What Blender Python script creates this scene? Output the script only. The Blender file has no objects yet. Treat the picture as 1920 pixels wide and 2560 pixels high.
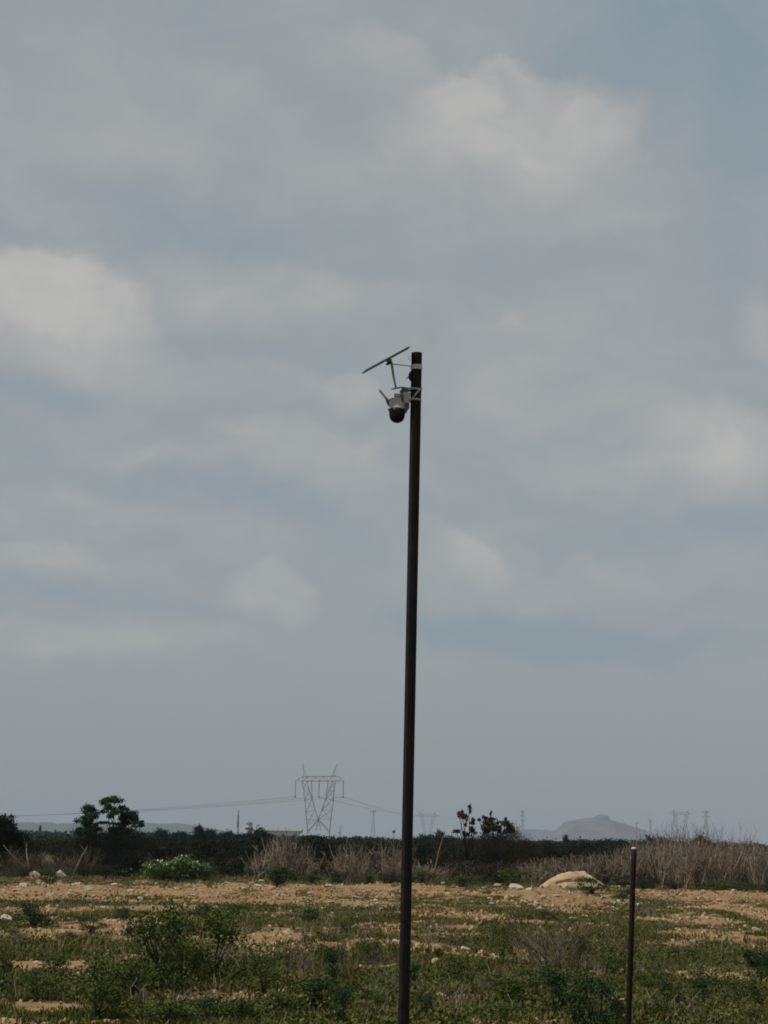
import bpy, math, random
import numpy as np
from mathutils import Vector, Matrix

S = bpy.context.scene
random.seed(7); RNG = np.random.default_rng(7)
R = math.radians

# ------------------------------------------------------------------ camera
FPX = 5000.0            # focal length in photo pixels (photo is 1920 x 2560)
H = 1.65
PITCH = math.atan(817.0/FPX); ROLL = R(1.1)
CAMPOS = Vector((0, 0, H))
MROT = Matrix.Rotation(R(90)+PITCH, 4, 'X') @ Matrix.Rotation(ROLL, 4, 'Z')
cd = bpy.data.cameras.new('camera'); cam = bpy.data.objects.new('camera', cd)
S.collection.objects.link(cam)
cam.matrix_world = Matrix.Translation(CAMPOS) @ MROT
cd.sensor_fit = 'HORIZONTAL'; cd.sensor_width = 36; cd.lens = 36*FPX/1920
cd.clip_start = 0.1; cd.clip_end = 40000
S.camera = cam
S.render.resolution_x = 768; S.render.resolution_y = 1024
M3 = MROT.to_3x3()

def ray(px, py):
    return M3 @ Vector(((px-960)/FPX, -(py-1280)/FPX, -1.0))
def at(px, py, Y):
    r = ray(px, py); return CAMPOS + r*(Y/r.y)
def gr(px, py):
    r = ray(px, py); t = -H/r.z; return CAMPOS + r*t

# ------------------------------------------------------------------ sun, exposure
S.view_settings.view_transform = 'Standard'; S.view_settings.look = 'None'
S.view_settings.exposure = 0.0; S.view_settings.gamma = 1.0
S.cycles.volume_bounces = 1
S.cycles.max_bounces = 6
S.cycles.filter_width = 1.8
SUN_EL, SUN_AZ = R(52), R(-108)          # azimuth from +Y towards +X
sd = bpy.data.lights.new('sun', 'SUN'); sd.energy = 3.4; sd.angle = R(0.6); sd.color = (1, .93, .82)
so = bpy.data.objects.new('sun', sd); S.collection.objects.link(so)
sdir = Vector((math.sin(SUN_AZ)*math.cos(SUN_EL), math.cos(SUN_AZ)*math.cos(SUN_EL), math.sin(SUN_EL)))
so.rotation_euler = (-sdir).to_track_quat('-Z', 'Y').to_euler()

# ------------------------------------------------------------------ sky with clouds (world directions)
W = bpy.data.worlds.new('World'); S.world = W; W.use_nodes = True
nt = W.node_tree; nt.nodes.clear()
def s2l(c):
    return tuple(((v/255)/12.92 if v/255 <= .04045 else ((v/255+.055)/1.055)**2.4) for v in c)
class NT:
    def __init__(s, t): s.t = t
    def n(s, typ, **k):
        x = s.t.nodes.new(typ)
        for a, b in k.items(): setattr(x, a, b)
        return x
    def put(s, sock, v):
        if hasattr(v, 'is_output') or isinstance(v, bpy.types.NodeSocket): s.t.links.new(v, sock)
        elif v is not None: sock.default_value = v
    def m(s, op, a, b=None, c=None, clamp=False):
        x = s.n('ShaderNodeMath', operation=op, use_clamp=clamp)
        for i, v in enumerate((a, b, c)):
            if v is not None: s.put(x.inputs[i], v)
        return x.outputs[0]
    def v(s, op, a, b=None):
        x = s.n('ShaderNodeVectorMath', operation=op)
        s.put(x.inputs[0], a)
        if b is not None: s.put(x.inputs[1], b)
        return x.outputs['Value'] if op in ('DOT_PRODUCT', 'LENGTH') else x.outputs[0]
    def noise(s, vec, scale, detail=4, rough=.5, dist=0.0, color=False):
        x = s.n('ShaderNodeTexNoise'); s.put(x.inputs['Vector'], vec)
        x.inputs['Scale'].default_value = scale; x.inputs['Detail'].default_value = detail
        x.inputs['Roughness'].default_value = rough; x.inputs['Distortion'].default_value = dist
        return x.outputs['Color'] if color else x.outputs[0]
    def mr(s, v, a, b, c=0.0, d=1.0, smooth=True):
        x = s.n('ShaderNodeMapRange'); x.interpolation_type = 'SMOOTHSTEP' if smooth else 'LINEAR'
        s.put(x.inputs['Value'], v)
        for k, q in (('From Min', a), ('From Max', b), ('To Min', c), ('To Max', d)): s.put(x.inputs[k], q)
        return x.outputs[0]
    def mix(s, f, a, b, mode='MIX'):
        x = s.n('ShaderNodeMix', data_type='RGBA', blend_type=mode)
        s.put(x.inputs[0], f)
        for i, q in ((6, a), (7, b)):
            if isinstance(q, tuple) and len(q) == 3: q = q+(1,)
            s.put(x.inputs[i], q)
        return x.outputs[2]

w = NT(nt)
tc = w.n('ShaderNodeTexCoord').outputs['Generated']
dirn = w.v('NORMALIZE', tc)
wn = w.noise(dirn, 9.0, 6, .55, color=True)
warp = w.v('SCALE', w.v('SUBTRACT', wn, (.5, .5, .5))); warp.node.inputs['Scale'].default_value = .042
wn2 = w.noise(dirn, 40.0, 5, .6, color=True)
warp2 = w.v('SCALE', w.v('SUBTRACT', wn2, (.5, .5, .5))); warp2.node.inputs['Scale'].default_value = .018
dw = w.v('ADD', w.v('ADD', dirn, warp), warp2)
def blob(cx, cy, rx, ry, soft=.9, tilt=0.0, top=1.0):
    """soft ellipse of directions round one direction of the sky"""
    c = ray(cx, cy).normalized()
    ang = ROLL + R(tilt)
    ax = Vector((math.cos(ang), 0, -math.sin(ang))); az = Vector((math.sin(ang), 0, math.cos(ang)))
    d = w.v('SUBTRACT', dw, tuple(c))
    a = w.m('MULTIPLY', w.v('DOT_PRODUCT', d, tuple(ax)), FPX/rx)
    b = w.m('MULTIPLY', w.v('DOT_PRODUCT', d, tuple(az)), FPX/ry)
    r = w.m('SQRT', w.m('ADD', w.m('MULTIPLY', a, a), w.m('MULTIPLY', b, b)))
    sf = w.mr(b, -.5, .5, min(.95, soft*1.15), soft*top)      # crisp crown, soft underside
    return w.mr(r, w.m('MULTIPLY_ADD', sf, .5, 1), w.m('SUBTRACT', 1, sf), 0, 1)
def addup(lst):
    acc = None
    for (args, amp) in lst:
        t = w.m('MULTIPLY', blob(*args), amp)
        acc = t if acc is None else w.m('ADD', acc, t)
    return acc
bright = addup([((1290, 330, 320, 150, .8, 8, .22), .36), ((1440, 265, 190, 75, .7, 14, .25), .26), ((1500, 315, 110, 80, .7, 10, .3), .18), ((1150, 235, 120, 60, .6, 12, .4), .26), ((1270, 170, 80, 22, .7, 4, .4), .22),
    ((960, 130, 120, 70, .8, 15, .4), .30), ((150, 790, 285, 160, .75, 12, .28), .60), ((60, 720, 190, 110, .8, 5, .4), .22), ((660, 725, 330, 85, .9, 3, .6), .42),
    ((1790, 1120, 215, 125, .8, 8, .4), .50), ((1810, 1190, 110, 90, .8), .18), ((1905, 800, 60, 80, .8), .4), ((683, 1490, 110, 80, .8, 0, .35), .42),
    ((868, 965, 90, 70, .7, 0, .35), .34), ((1200, 1389, 100, 55, .8, 35, .5), .36), ((760, 1130, 240, 100, .8, 10, .4), .30), ((405, 1134, 170, 40), .28),
    ((1284, 805, 20, 30), .2), ((180, 1600, 320, 50, .9, 3, .5), .30), ((280, 300, 420, 230, .9, 0, .6), .24), ((1180, 460, 420, 190, .8, 0, .5), .24), ((1500, 800, 260, 140), .10),
    ((930, 1110, 30, 60, .9, 30), .22), ((60, 1400, 190, 50, .8, 0, .4), .28), ((1350, 1020, 330, 130, .8, 0, .5), .2), ((560, 930, 300, 60, .8, 0, .5), .16), ((230, 1290, 260, 60, .8, 0, .5), .18), ((1480, 1180, 240, 60, .8, 0, .5), .16), ((1600, 1450, 260, 60), .16), ((420, 1560, 260, 36, .8, 6, .4), .16)])
blue = addup([((1760, 80, 400, 220, .9), .80), ((1870, 420, 140, 300, .9), .5), ((405, 540, 330, 95, .9, 14), .42),
    ((90, 975, 230, 45), .42), ((1380, 1600, 460, 72, .7, 1, .9), .95), ((700, 1270, 280, 70, .9, 20), .42),
    ((290, 1495, 360, 50, .8, 7), .46), ((1800, 1330, 220, 60, .8), .42), ((900, 360, 130, 110), .16), ((640, 860, 300, 40), .16), ((330, 1190, 160, 40), .2), ((1480, 640, 300, 60), .14), ((1250, 1270, 260, 40), .16)])
stretch = w.n('ShaderNodeMapping'); stretch.inputs['Scale'].default_value = (1, 1, 1.9); w.put(stretch.inputs[0], dw)
n1 = w.noise(stretch.outputs[0], 9.0, 7, .55, .3)
n2 = w.noise(stretch.outputs[0], 26.0, 5, .55, .2)
nn = w.m('ADD', w.m('MULTIPLY', w.m('SUBTRACT', n1, .5), .85), w.m('MULTIPLY', w.m('SUBTRACT', n2, .5), .62))
elev = w.n('ShaderNodeSeparateXYZ'); w.put(elev.inputs[0], dirn)
band = w.mr(elev.outputs[2], .01, .13, 0, 1)              # calmer, hazier towards the horizon
dens = w.m('ADD', w.m('SUBTRACT', w.m('MULTIPLY', bright, .95), w.m('MULTIPLY', blue, .68)), w.m('MULTIPLY', nn, w.mr(band, 0, 1, .35, 1)))
# nishita sky under the clouds
sky = w.n('ShaderNodeTexSky'); sky.sky_type = 'NISHITA'; sky.sun_disc = False
sky.sun_elevation = SUN_EL; sky.sun_rotation = SUN_AZ
sky.air_density = 1.0; sky.dust_density = 1.5
ramp = w.n('ShaderNodeValToRGB'); w.put(ramp.inputs[0], w.mr(dens, -.85, .95, 0, 1, False))
ramp.color_ramp.interpolation = 'B_SPLINE'
els = ramp.color_ramp.elements
stops = [(0, (128, 148, 161)), (.26, (143, 155, 162)), (.46, (153, 160, 163)), (.7, (166, 168, 168)), (1, (196, 193, 188))]
els[0].position = 0; els[1].position = 1
els[0].color = s2l(stops[0][1])+(1,); els[1].color = s2l(stops[-1][1])+(1,)
for p, c in stops[1:-1]:
    e = els.new(p); e.color = s2l(c)+(1,)
BG = .1
cl = w.mix(1.0, w.mix(w.mr(elev.outputs[2], .14, .0, 0, 1), ramp.outputs[0], s2l((145, 151, 154))), (1/BG, 1/BG, 1/BG), 'MULTIPLY')
final = w.mix(.05, cl, sky.outputs[0])
bg = w.n('ShaderNodeBackground'); w.put(bg.inputs[0], final); bg.inputs[1].default_value = BG
wo = w.n('ShaderNodeOutputWorld'); nt.links.new(bg.outputs[0], wo.inputs[0])

# ------------------------------------------------------------------ materials
def material(name, stops, scale=6, rough=.8, metal=0, rnd=0.0, bump=0, spec=None, detail=5, coord='Object', bscale=None, transl=0):
    """noise-mixed colours; rnd = how far the per-leaf attribute 'rnd' moves along the ramp"""
    m = bpy.data.materials.new(name); m.use_nodes = True
    q = NT(m.node_tree); b = m.node_tree.nodes['Principled BSDF']
    co = q.n('ShaderNodeTexCoord').outputs[coord]
    f = q.mr(q.noise(co, scale, detail, .6), .3, .7, 0, 1, False)
    if rnd:
        at_ = q.n('ShaderNodeAttribute'); at_.attribute_name = 'rnd'
        f = q.m('ADD', q.m('MULTIPLY', f, 1-rnd), q.m('MULTIPLY', at_.outputs['Fac'], rnd))
        oi = q.n('ShaderNodeObjectInfo').outputs['Random']
        f = q.m('ADD', f, q.m('MULTIPLY', q.m('SUBTRACT', oi, .5), .22))
    cr = q.n('ShaderNodeValToRGB'); q.put(cr.inputs[0], f)
    e = cr.color_ramp.elements
    n = len(stops)
    e[0].color = stops[0]+(1,); e[1].color = stops[-1]+(1,)
    e[0].position = 0 if n > 1 else 0; e[1].position = 1
    for i in range(1, n-1):
        x = e.new(i/(n-1)); x.color = stops[i]+(1,)
    q.put(b.inputs['Base Color'], cr.outputs[0])
    b.inputs['Roughness'].default_value = rough; b.inputs['Metallic'].default_value = metal
    b.inputs['Specular IOR Level'].default_value = (.06 if rnd else .3) if spec is None else spec
    if bump:
        bn = q.n('ShaderNodeBump'); bn.inputs['Strength'].default_value = bump
        q.put(bn.inputs['Height'], q.noise(co, bscale or scale*4, 6, .65)); q.put(b.inputs['Normal'], bn.outputs[0])
    return m

MAT = dict(
    pole=material('dark rusty steel', [(.006,.0055,.006), (.010,.0085,.009), (.020,.0145,.013)], 14, .65, 0, bump=.25, spec=.16),
    post=material('rusted dark iron', [(.006,.004,.004), (.014,.008,.006), (.024,.013,.009)], 20, .75, bump=.3, spec=.12),
    tape=material('white tape', [(.48,.5,.5), (.66,.68,.68)], 30, .6),
    strap=material('pale galvanised strap', [(.26,.31,.29), (.38,.43,.40)], 60, .5, .2),
    shell=material('light grey plastic', [(.36,.345,.335), (.43,.415,.405)], 20, .5, spec=.3),
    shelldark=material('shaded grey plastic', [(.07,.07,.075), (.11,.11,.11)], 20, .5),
    antenna=material('grey antenna plastic', [(.42,.45,.43), (.52,.55,.53)], 20, .5),
    dome=material('black glossy dome', [(.004,.005,.006), (.007,.008,.009)], 5, .35, spec=.15),
    black=material('black rubber', [(.012,.013,.013), (.02,.02,.02)], 20, .6),
    panel=material('dark blue solar glass', [(.012,.022,.035), (.02,.032,.05)], 8, .25, spec=.5),
    frame=material('dark panel frame', [(.10,.135,.17), (.13,.17,.21)], 8, .5),
    arm=material('grey green plastic arm', [(.27,.33,.31), (.36,.42,.39)], 20, .55),
    steel=material('galvanised lattice steel', [(.27,.31,.295), (.36,.40,.38)], .3, .6, .3),
    beam=material('brownish lattice steel', [(.29,.25,.26), (.36,.31,.32)], .3, .6, .2),
    insul=material('grey insulator', [(.14,.15,.15), (.19,.2,.2)], 1, .5),
    wire=material('aluminium conductor', [(.11,.115,.12), (.14,.15,.15)], 1, .6, .3),
    leafnear=material('dark green shrub leaves', [(.016,.034,.008), (.042,.070,.016), (.085,.110,.026), (.14,.15,.042)], 2.2, .7, rnd=.6),
    leafweed=material('olive weed leaves', [(.028,.044,.011), (.060,.076,.019), (.10,.108,.03), (.16,.145,.05)], 1.2, .75, rnd=.5),
    leafdeep=material('deep green leaves', [(.010,.030,.012), (.028,.058,.020), (.052,.088,.028)], 2.2, .7, rnd=.6),
    leafolive=material('olive scrub leaves', [(.012,.014,.007), (.030,.032,.014), (.058,.058,.027)], 1.2, .75, rnd=.6),
    leafdark=material('very dark scrub leaves', [(.004,.008,.004), (.013,.020,.010), (.030,.040,.019)], 1.2, .75, rnd=.6),
    leafteal=material('dark teal tree leaves', [(.010,.020,.014), (.022,.038,.026), (.040,.060,.040)], .6, .75, rnd=.6),
    leafbrown=material('brownish thicket leaves', [(.020,.015,.010), (.048,.036,.025), (.085,.066,.048)], 1.2, .8, rnd=.6),
    leafpale=material('pale green leaves', [(.04,.075,.02), (.08,.13,.035), (.13,.18,.07)], 3, .65, rnd=.6),
    blossom=material('whitish blossom', [(.30,.38,.18), (.46,.54,.32)], 3, .7, rnd=.5),
    dry=material('grey brown dry stems', [(.10,.080,.058), (.22,.180,.132), (.38,.320,.24)], 1.6, .85, rnd=.6),
    drynear=material('grey brown dead twigs', [(.05,.040,.030), (.115,.092,.068), (.21,.17,.125)], 1.6, .85, rnd=.6),
    drydark=material('dark dry stems', [(.04,.03,.020), (.08,.062,.042), (.13,.105,.072)], 1.6, .85, rnd=.6),
    drypink=material('pinkish dry tuft', [(.16,.11,.075), (.26,.18,.125), (.36,.26,.18)], 3, .85, rnd=.6),
    bark=material('dark bark', [(.014,.012,.010), (.032,.027,.022)], 4, .9, bump=.3),
    barkpale=material('pale bare bark', [(.13,.105,.085), (.2,.17,.14)], 4, .9, bump=.3),
    grass=material('weeds and grass', [(.028,.045,.010), (.060,.075,.017), (.105,.107,.030), (.17,.145,.058), (.27,.22,.115)], .45, .8, rnd=.72, coord='Generated'),
    stone=material('pale limestone', [(.27,.22,.155), (.40,.345,.26), (.55,.49,.39)], 9, .9, bump=.5),
    stonetan=material('tan stone', [(.24,.16,.095), (.34,.24,.15), (.42,.32,.21)], 9, .9, bump=.5),
    stoneblue=material('bluish grey stone', [(.2,.21,.22), (.32,.33,.34)], 9, .9, bump=.5),
    boulder=material('tan boulder rock', [(.21,.145,.085), (.35,.25,.15), (.46,.345,.215), (.54,.43,.29)], 1.6, .9, bump=.8, bscale=5),
    brick=material('orange red brick', [(.35,.07,.025), (.42,.1,.04)], 9, .9),
    white=material('white painted wall', [(.42,.43,.43), (.55,.55,.54)], .5, .8),
    red=material('dull red paint', [(.13,.05,.05), (.17,.07,.07)], .5, .8),
    roof=material('pale green metal roof', [(.17,.21,.19), (.23,.27,.245)], .1, .7),
    cap=material('grey dome sheet', [(.09,.1,.11), (.13,.14,.15)], .5, .6),
)

# ------------------------------------------------------------------ mesh helpers
class MB:
    def __init__(s): s.v = []; s.f = []; s.r = []
    def add(s, vs, fs, r=None):
        o = len(s.v); s.v += [tuple(p) for p in vs]; s.f += [tuple(i+o for i in f) for f in fs]
        s.r += [random.random() if r is None else r]*len(vs)
    def tube(s, pts, rad, n=8, cap=True, r=None):
        pts = [Vector(p) for p in pts]
        if not hasattr(rad, '__len__'): rad = [rad]*len(pts)
        vs, fs = [], []
        prev = None
        for i, p in enumerate(pts):
            t = (pts[min(i+1, len(pts)-1)]-pts[max(i-1, 0)]).normalized()
            if prev is None:
                a = t.cross(Vector((0, 0, 1)))
                if a.length < 1e-3: a = t.cross(Vector((0, 1, 0)))
            else: a = prev - t*prev.dot(t)
            a.normalize(); prev = a; b = t.cross(a)
            for k in range(n):
                g = 2*math.pi*k/n + math.pi/n
                vs.append(p + (a*math.cos(g)+b*math.sin(g))*rad[i])
        for i in range(len(pts)-1):
            for k in range(n):
                fs.append((i*n+k, i*n+(k+1) % n, (i+1)*n+(k+1) % n, (i+1)*n+k))
        if cap: fs.append(tuple(range(n))[::-1]); fs.append(tuple((len(pts)-1)*n+k for k in range(n)))
        s.add(vs, fs, r)
    def box(s, c, sx, sy, sz, M=None):
        c = Vector(c); M = M or Matrix.Identity(3); vs = []
        for x in (-.5, .5):
            for y in (-.5, .5):
                for z in (-.5, .5): vs.append(c + M @ Vector((x*sx, y*sy, z*sz)))
        s.add(vs, [(0,1,3,2), (4,6,7,5), (0,4,5,1), (2,3,7,6), (0,2,6,4), (1,5,7,3)])
    def lathe(s, c, prof, n=28, M=None):
        """prof: list of (radius, height) bottom to top, closed on the axis at both ends"""
        c = Vector(c); M = M or Matrix.Identity(3); vs, fs = [], []
        for (r_, z) in prof:
            for k in range(n):
                g = 2*math.pi*k/n; vs.append(c + M @ Vector((max(r_, 1e-5)*math.cos(g), max(r_, 1e-5)*math.sin(g), z)))
        for i in range(len(prof)-1):
            for k in range(n): fs.append((i*n+k, i*n+(k+1) % n, (i+1)*n+(k+1) % n, (i+1)*n+k))
        fs.append(tuple(range(n))[::-1]); fs.append(tuple((len(prof)-1)*n+k for k in range(n)))
        s.add(vs, fs)
    def leaves(s, P, size, asp=.45, up=0.0):
        """P: n x 3 array of leaf centres; one diamond leaf at each"""
        P = np.asarray(P); n = len(P)
        a = RNG.normal(size=(n, 3)); a[:, 2] += up; a /= np.linalg.norm(a, axis=1)[:, None]
        b = np.cross(a, RNG.normal(size=(n, 3))); b /= np.linalg.norm(b, axis=1)[:, None]
        L = (size*RNG.uniform(.6, 1.4, n))[:, None]
        vs = np.stack([P-a*L*.5, P+b*L*asp*.5, P+a*L*.5, P-b*L*asp*.5], 1).reshape(-1, 3)
        o = len(s.v); s.v += vs.tolist()
        s.f += [(o+4*i, o+4*i+1, o+4*i+2, o+4*i+3) for i in range(n)]
        s.r += np.repeat(RNG.random(n), 4).tolist()
    def build(s, name, m, parent=None, smooth=False, bevel=0):
        me = bpy.data.meshes.new(name); me.from_pydata(s.v, [], s.f); me.update()
        at_ = me.attributes.new('rnd', 'FLOAT', 'POINT'); at_.data.foreach_set('value', np.array(s.r, dtype=np.float32))
        me.materials.append(m)
        if smooth: me.polygons.foreach_set('use_smooth', [True]*len(me.polygons))
        o = bpy.data.objects.new(name, me); S.collection.objects.link(o)
        if parent: o.parent = parent
        if bevel:
            bv = o.modifiers.new('bevel', 'BEVEL'); bv.width = bevel; bv.segments = 2; bv.limit_method = 'ANGLE'
        return o
def tag(o, label=None, cat=None, group=None, kind=None):
    if label: o['label'] = label
    if cat: o['category'] = cat
    if group: o['group'] = group
    if kind: o['kind'] = kind
    return o
def empty(name, loc=(0, 0, 0)):
    o = bpy.data.objects.new(name, None); S.collection.objects.link(o); o.location = loc; o.empty_display_size = .1
    return o
KIDS = {}
def child(o, c): KIDS.setdefault(o, []).append(c); return c
def copy_tree(o, parent=None):
    c = o.copy(); S.collection.objects.link(c)
    if parent: c.parent = parent
    for ch in KIDS.get(o, []): child(c, copy_tree(ch, c))
    return c

def vnoise(x, y, seed):
    """value noise on numpy arrays"""
    g = np.random.default_rng(seed).random((256, 256))
    xi = np.floor(x).astype(int); yi = np.floor(y).astype(int); fx = x-xi; fy = y-yi
    fx = fx*fx*(3-2*fx); fy = fy*fy*(3-2*fy)
    a = g[xi % 256, yi % 256]; b = g[(xi+1) % 256, yi % 256]; c = g[xi % 256, (yi+1) % 256]; d = g[(xi+1) % 256, (yi+1) % 256]
    return (a*(1-fx)+b*fx)*(1-fy)+(c*(1-fx)+d*fx)*fy
def fbm(x, y, seed, o=4):
    t = 0; amp = .5; s = 0
    for i in range(o):
        t = t+amp*vnoise(x*2**i, y*2**i, seed+i); s += amp; amp *= .55
    return t/s

# ------------------------------------------------------------------ terrain
def gz(x, y):
    x = np.asarray(x, float); y = np.asarray(y, float)
    z = (fbm(x/6+31, y/6+17, 3, 4)-.5)*.16 + (fbm(x/1.1+5, y/1.1+9, 9, 3)-.5)*.06
    far = np.clip((y-52)/10, 0, 1)*np.clip((84-y)/6, 0, 1)
    z = z + far*((fbm(x/2.2+3, y/2.2+8, 21, 4)-.35)*.26+(fbm(x/.5+3, y/.7+8, 23, 3)-.5)*.13)                     # rubble heaps near the brush
    def mound(cx, cy, rx, ry, h): return h*np.exp(-((x-cx)/rx)**2-((y-cy)/ry)**2)
    for (px, py, rpx, ry, h) in MOUNDS:
        c = gr(px, py); z = z + mound(c.x, c.y, rpx*c.y/FPX, ry, h)
    fade = np.clip((y-90)/60, 0, 1)
    return z*(1-fade) - .02
MOUNDS = [(1340, 2244, 60, 2.2, .12), (1800, 2245, 190, 4, .20), (1780, 2292, 90, 1.6, .16), (100, 2208, 60, 2.5, .2), (190, 2225, 120, 3, .12), (255, 2312, 80, 1.2, .10), (690, 2228, 180, 4, .08), (1060, 2225, 90, 4, .1), (680, 2340, 80, 1.2, .08)]
# bare-earth patches: photo direction of the centre, half width, nearest and farthest image rows
PATCH = [(150, 2215, 2245, 190), (450, 2222, 2240, 160), (700, 2214, 2232, 120), (900, 2216, 2242, 110), (620, 2246, 2258, 170),
 (300, 2246, 2256, 120), (255, 2300, 2338, 95), (60, 2240, 2250, 90), (690, 2318, 2372, 100), (820, 2352, 2368, 90), (880, 2250, 2262, 120),
 (80, 2500, 2525, 110), (200, 2540, 2552, 100), (320, 2378, 2405, 55), (1060, 2212, 2245, 75), (1160, 2272, 2306, 85), (1130, 2310, 2322, 60),
 (1370, 2224, 2262, 95), (1430, 2270, 2282, 60), (1800, 2222, 2262, 170), (1880, 2258, 2308, 95), (1770, 2294, 2318, 95), (1640, 2234, 2250, 70),
 (1160, 2478, 2506, 65), (1330, 2480, 2492, 45), (1200, 2546, 2572, 100), (1395, 2540, 2556, 60), (1890, 2540, 2570, 80), (1700, 2544, 2562, 70),
 (1060, 2358, 2378, 60), (150, 2395, 2410, 60), (530, 2236, 2244, 90), (1500, 2248, 2258, 60), (1080, 2532, 2545, 50), (560, 2334, 2352, 50), (430, 2306, 2318, 60), (1640, 2398, 2408, 40)]
PW = []
for (px, y0, y1, rx) in PATCH:
    a = gr(px, y1); b = gr(px, y0); PW.append(((a.x+b.x)/2, (a.y+b.y)/2, rx*(a.y+b.y)/2/FPX, (b.y-a.y)/2))
def bare(x, y):
    """0 = overgrown, 1 = bare earth"""
    x = np.asarray(x, float); y = np.asarray(y, float)
    n = fbm(x/1.5+40, y/1.9+11, 51, 4); n2 = fbm(x/.45+4, y/.6+1, 77, 3)
    lim = np.interp(y, [15, 24, 34, 48, 58, 68, 71, 74], [.59, .57, .54, .52, .51, .50, .52, .75])+.045*np.clip(x/4, -.2, 1)*np.clip((62-y)/8, 0, 1)
    m = (n + (n2-.5)*.35 - lim)*5
    for (cx, cy, rx, ry) in PW:
        d = np.sqrt(((x-cx)/rx)**2+((y-cy)/ry)**2) + (n-.5)*2.6+(n2-.5)*1.9
        m = np.maximum(m, (.95-d)*1.9)
    return np.clip(m+.35, 0, 1)

xs = np.concatenate([-np.geomspace(5900, 17, 26), np.linspace(-16.5, 16.5, 300), np.geomspace(17, 5900, 26)])
ys = np.concatenate([np.linspace(-150, 10, 12), np.arange(12, 40, .12), np.arange(40, 86, .17), np.geomspace(87, 8850, 46)])
X, Y = np.meshgrid(xs, ys)
Z = gz(X, Y)
nx, ny = len(xs), len(ys)
vv = np.stack([X, Y, Z], -1).reshape(-1, 3)
idx = np.arange(nx*ny).reshape(ny, nx)
ff = np.stack([idx[:-1, :-1], idx[:-1, 1:], idx[1:, 1:], idx[1:, :-1]], -1).reshape(-1, 4)
gm = bpy.data.meshes.new('ground'); gm.vertices.add(len(vv)); gm.vertices.foreach_set('co', vv.ravel())
gm.loops.add(ff.size); gm.loops.foreach_set('vertex_index', ff.ravel())
gm.polygons.add(len(ff)); gm.polygons.foreach_set('loop_start', np.arange(0, ff.size, 4)); gm.polygons.foreach_set('loop_total', np.full(len(ff), 4))
gm.update(); gm.validate()
ba = gm.attributes.new('bare', 'FLOAT', 'POINT'); ba.data.foreach_set('value', bare(X, Y).ravel().astype(np.float32))
gm.polygons.foreach_set('use_smooth', [True]*len(gm.polygons))
ground = bpy.data.objects.new('ground', gm); S.collection.objects.link(ground); tag(ground, kind='structure')
gmat = bpy.data.materials.new('field earth'); gmat.use_nodes = True; q = NT(gmat.node_tree); b = gmat.node_tree.nodes['Principled BSDF']
co = q.n('ShaderNodeTexCoord').outputs['Object']
atn = q.n('ShaderNodeAttribute'); atn.attribute_name = 'bare'
fine = q.noise(co, 2.2, 8, .7); fine2 = q.noise(co, 9, 6, .7)
def ramp_of(f, cols):
    cr = q.n('ShaderNodeValToRGB'); q.put(cr.inputs[0], f); e = cr.color_ramp.elements
    e[0].color = cols[0]+(1,); e[1].color = cols[-1]+(1,); e[0].position = .25; e[1].position = .75
    for i in range(1, len(cols)-1):
        x = e.new(.25+.5*i/(len(cols)-1)); x.color = cols[i]+(1,)
    return cr.outputs[0]
earth = ramp_of(fine, [(.12, .073, .032), (.20, .128, .060), (.285, .19, .095), (.37, .265, .15)])
reddish = q.mix(q.mr(q.noise(co, .35, 3, .5), .45, .65, 0, .55), earth, (.25, .125, .062))
turf = ramp_of(fine2, [(.030, .038, .014), (.058, .060, .022), (.095, .085, .038), (.15, .12, .062)])
mask = q.mr(q.m('ADD', atn.outputs['Fac'], q.m('MULTIPLY', q.m('SUBTRACT', fine, .5), .9)), .3, .65)
q.put(b.inputs['Base Color'], q.mix(mask, turf, reddish))
b.inputs['Roughness'].default_value = .95; b.inputs['Specular IOR Level'].default_value = .1
bn = q.n('ShaderNodeBump'); bn.inputs['Strength'].default_value = .7; bn.inputs['Distance'].default_value = .05
q.put(bn.inputs['Height'], q.noise(co, 5, 8, .7)); q.put(b.inputs['Normal'], bn.outputs[0])
gm.materials.append(gmat)

# hills far off
def hill(profile, D, depth, m, seed):
    """profile: list of (px, py) crest points seen in the photo; a real ridge with front and back slopes"""
    P = [at(px, py, D) for px, py in profile]
    x0, x1 = P[0].x, P[-1].x; n = 120; k = 24
    X = np.linspace(x0, x1, n); zc = np.interp(X, [p.x for p in P], [max(p.z, 0) for p in P])
    vs, fs = [], []
    for j in range(k+1):
        t = j/k*2-1
        s = max(0, 1-abs(t)**1.5)
        wob = (fbm(X/60+seed, np.full(n, j*.35+seed), seed, 4)-.5)
        zz = zc*np.clip(s+wob*.5*(1-abs(t))*min(1, abs(t)*6), 0, 1.0) - 1.2*(abs(t) > .97)
        for i in range(n): vs.append((X[i]+wob[i]*20, D+t*depth, zz[i]))
    for j in range(k):
        for i in range(n-1): fs.append((j*n+i, j*n+i+1, (j+1)*n+i+1, (j+1)*n+i))
    o = MB(); o.add(vs, fs, .5)
    return o.build('hills', m, smooth=True)
hm = material('hill scrub and rock', [(.015, .03, .035), (.035, .05, .055), (.06, .07, .07)], .01, .95, coord='Object')
hq = material('quarried hill rock', [(.035, .045, .06), (.085, .075, .08), (.20, .145, .125)], .012, .95, coord='Object')
tag(hill([(-420, 2075), (-300, 2060), (-120, 2064), (-20, 2060), (35, 2057), (80, 2055), (96, 2060), (104, 2059), (112, 2055), (122, 2056), (140, 2061), (165, 2058), (195, 2059), (260, 2062), (330, 2060), (375, 2057), (400, 2060), (450, 2058), (490, 2064), (530, 2071), (560, 2078), (600, 2087), (650, 2092)], 5200, 380, hm, 5), kind='structure')
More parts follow.
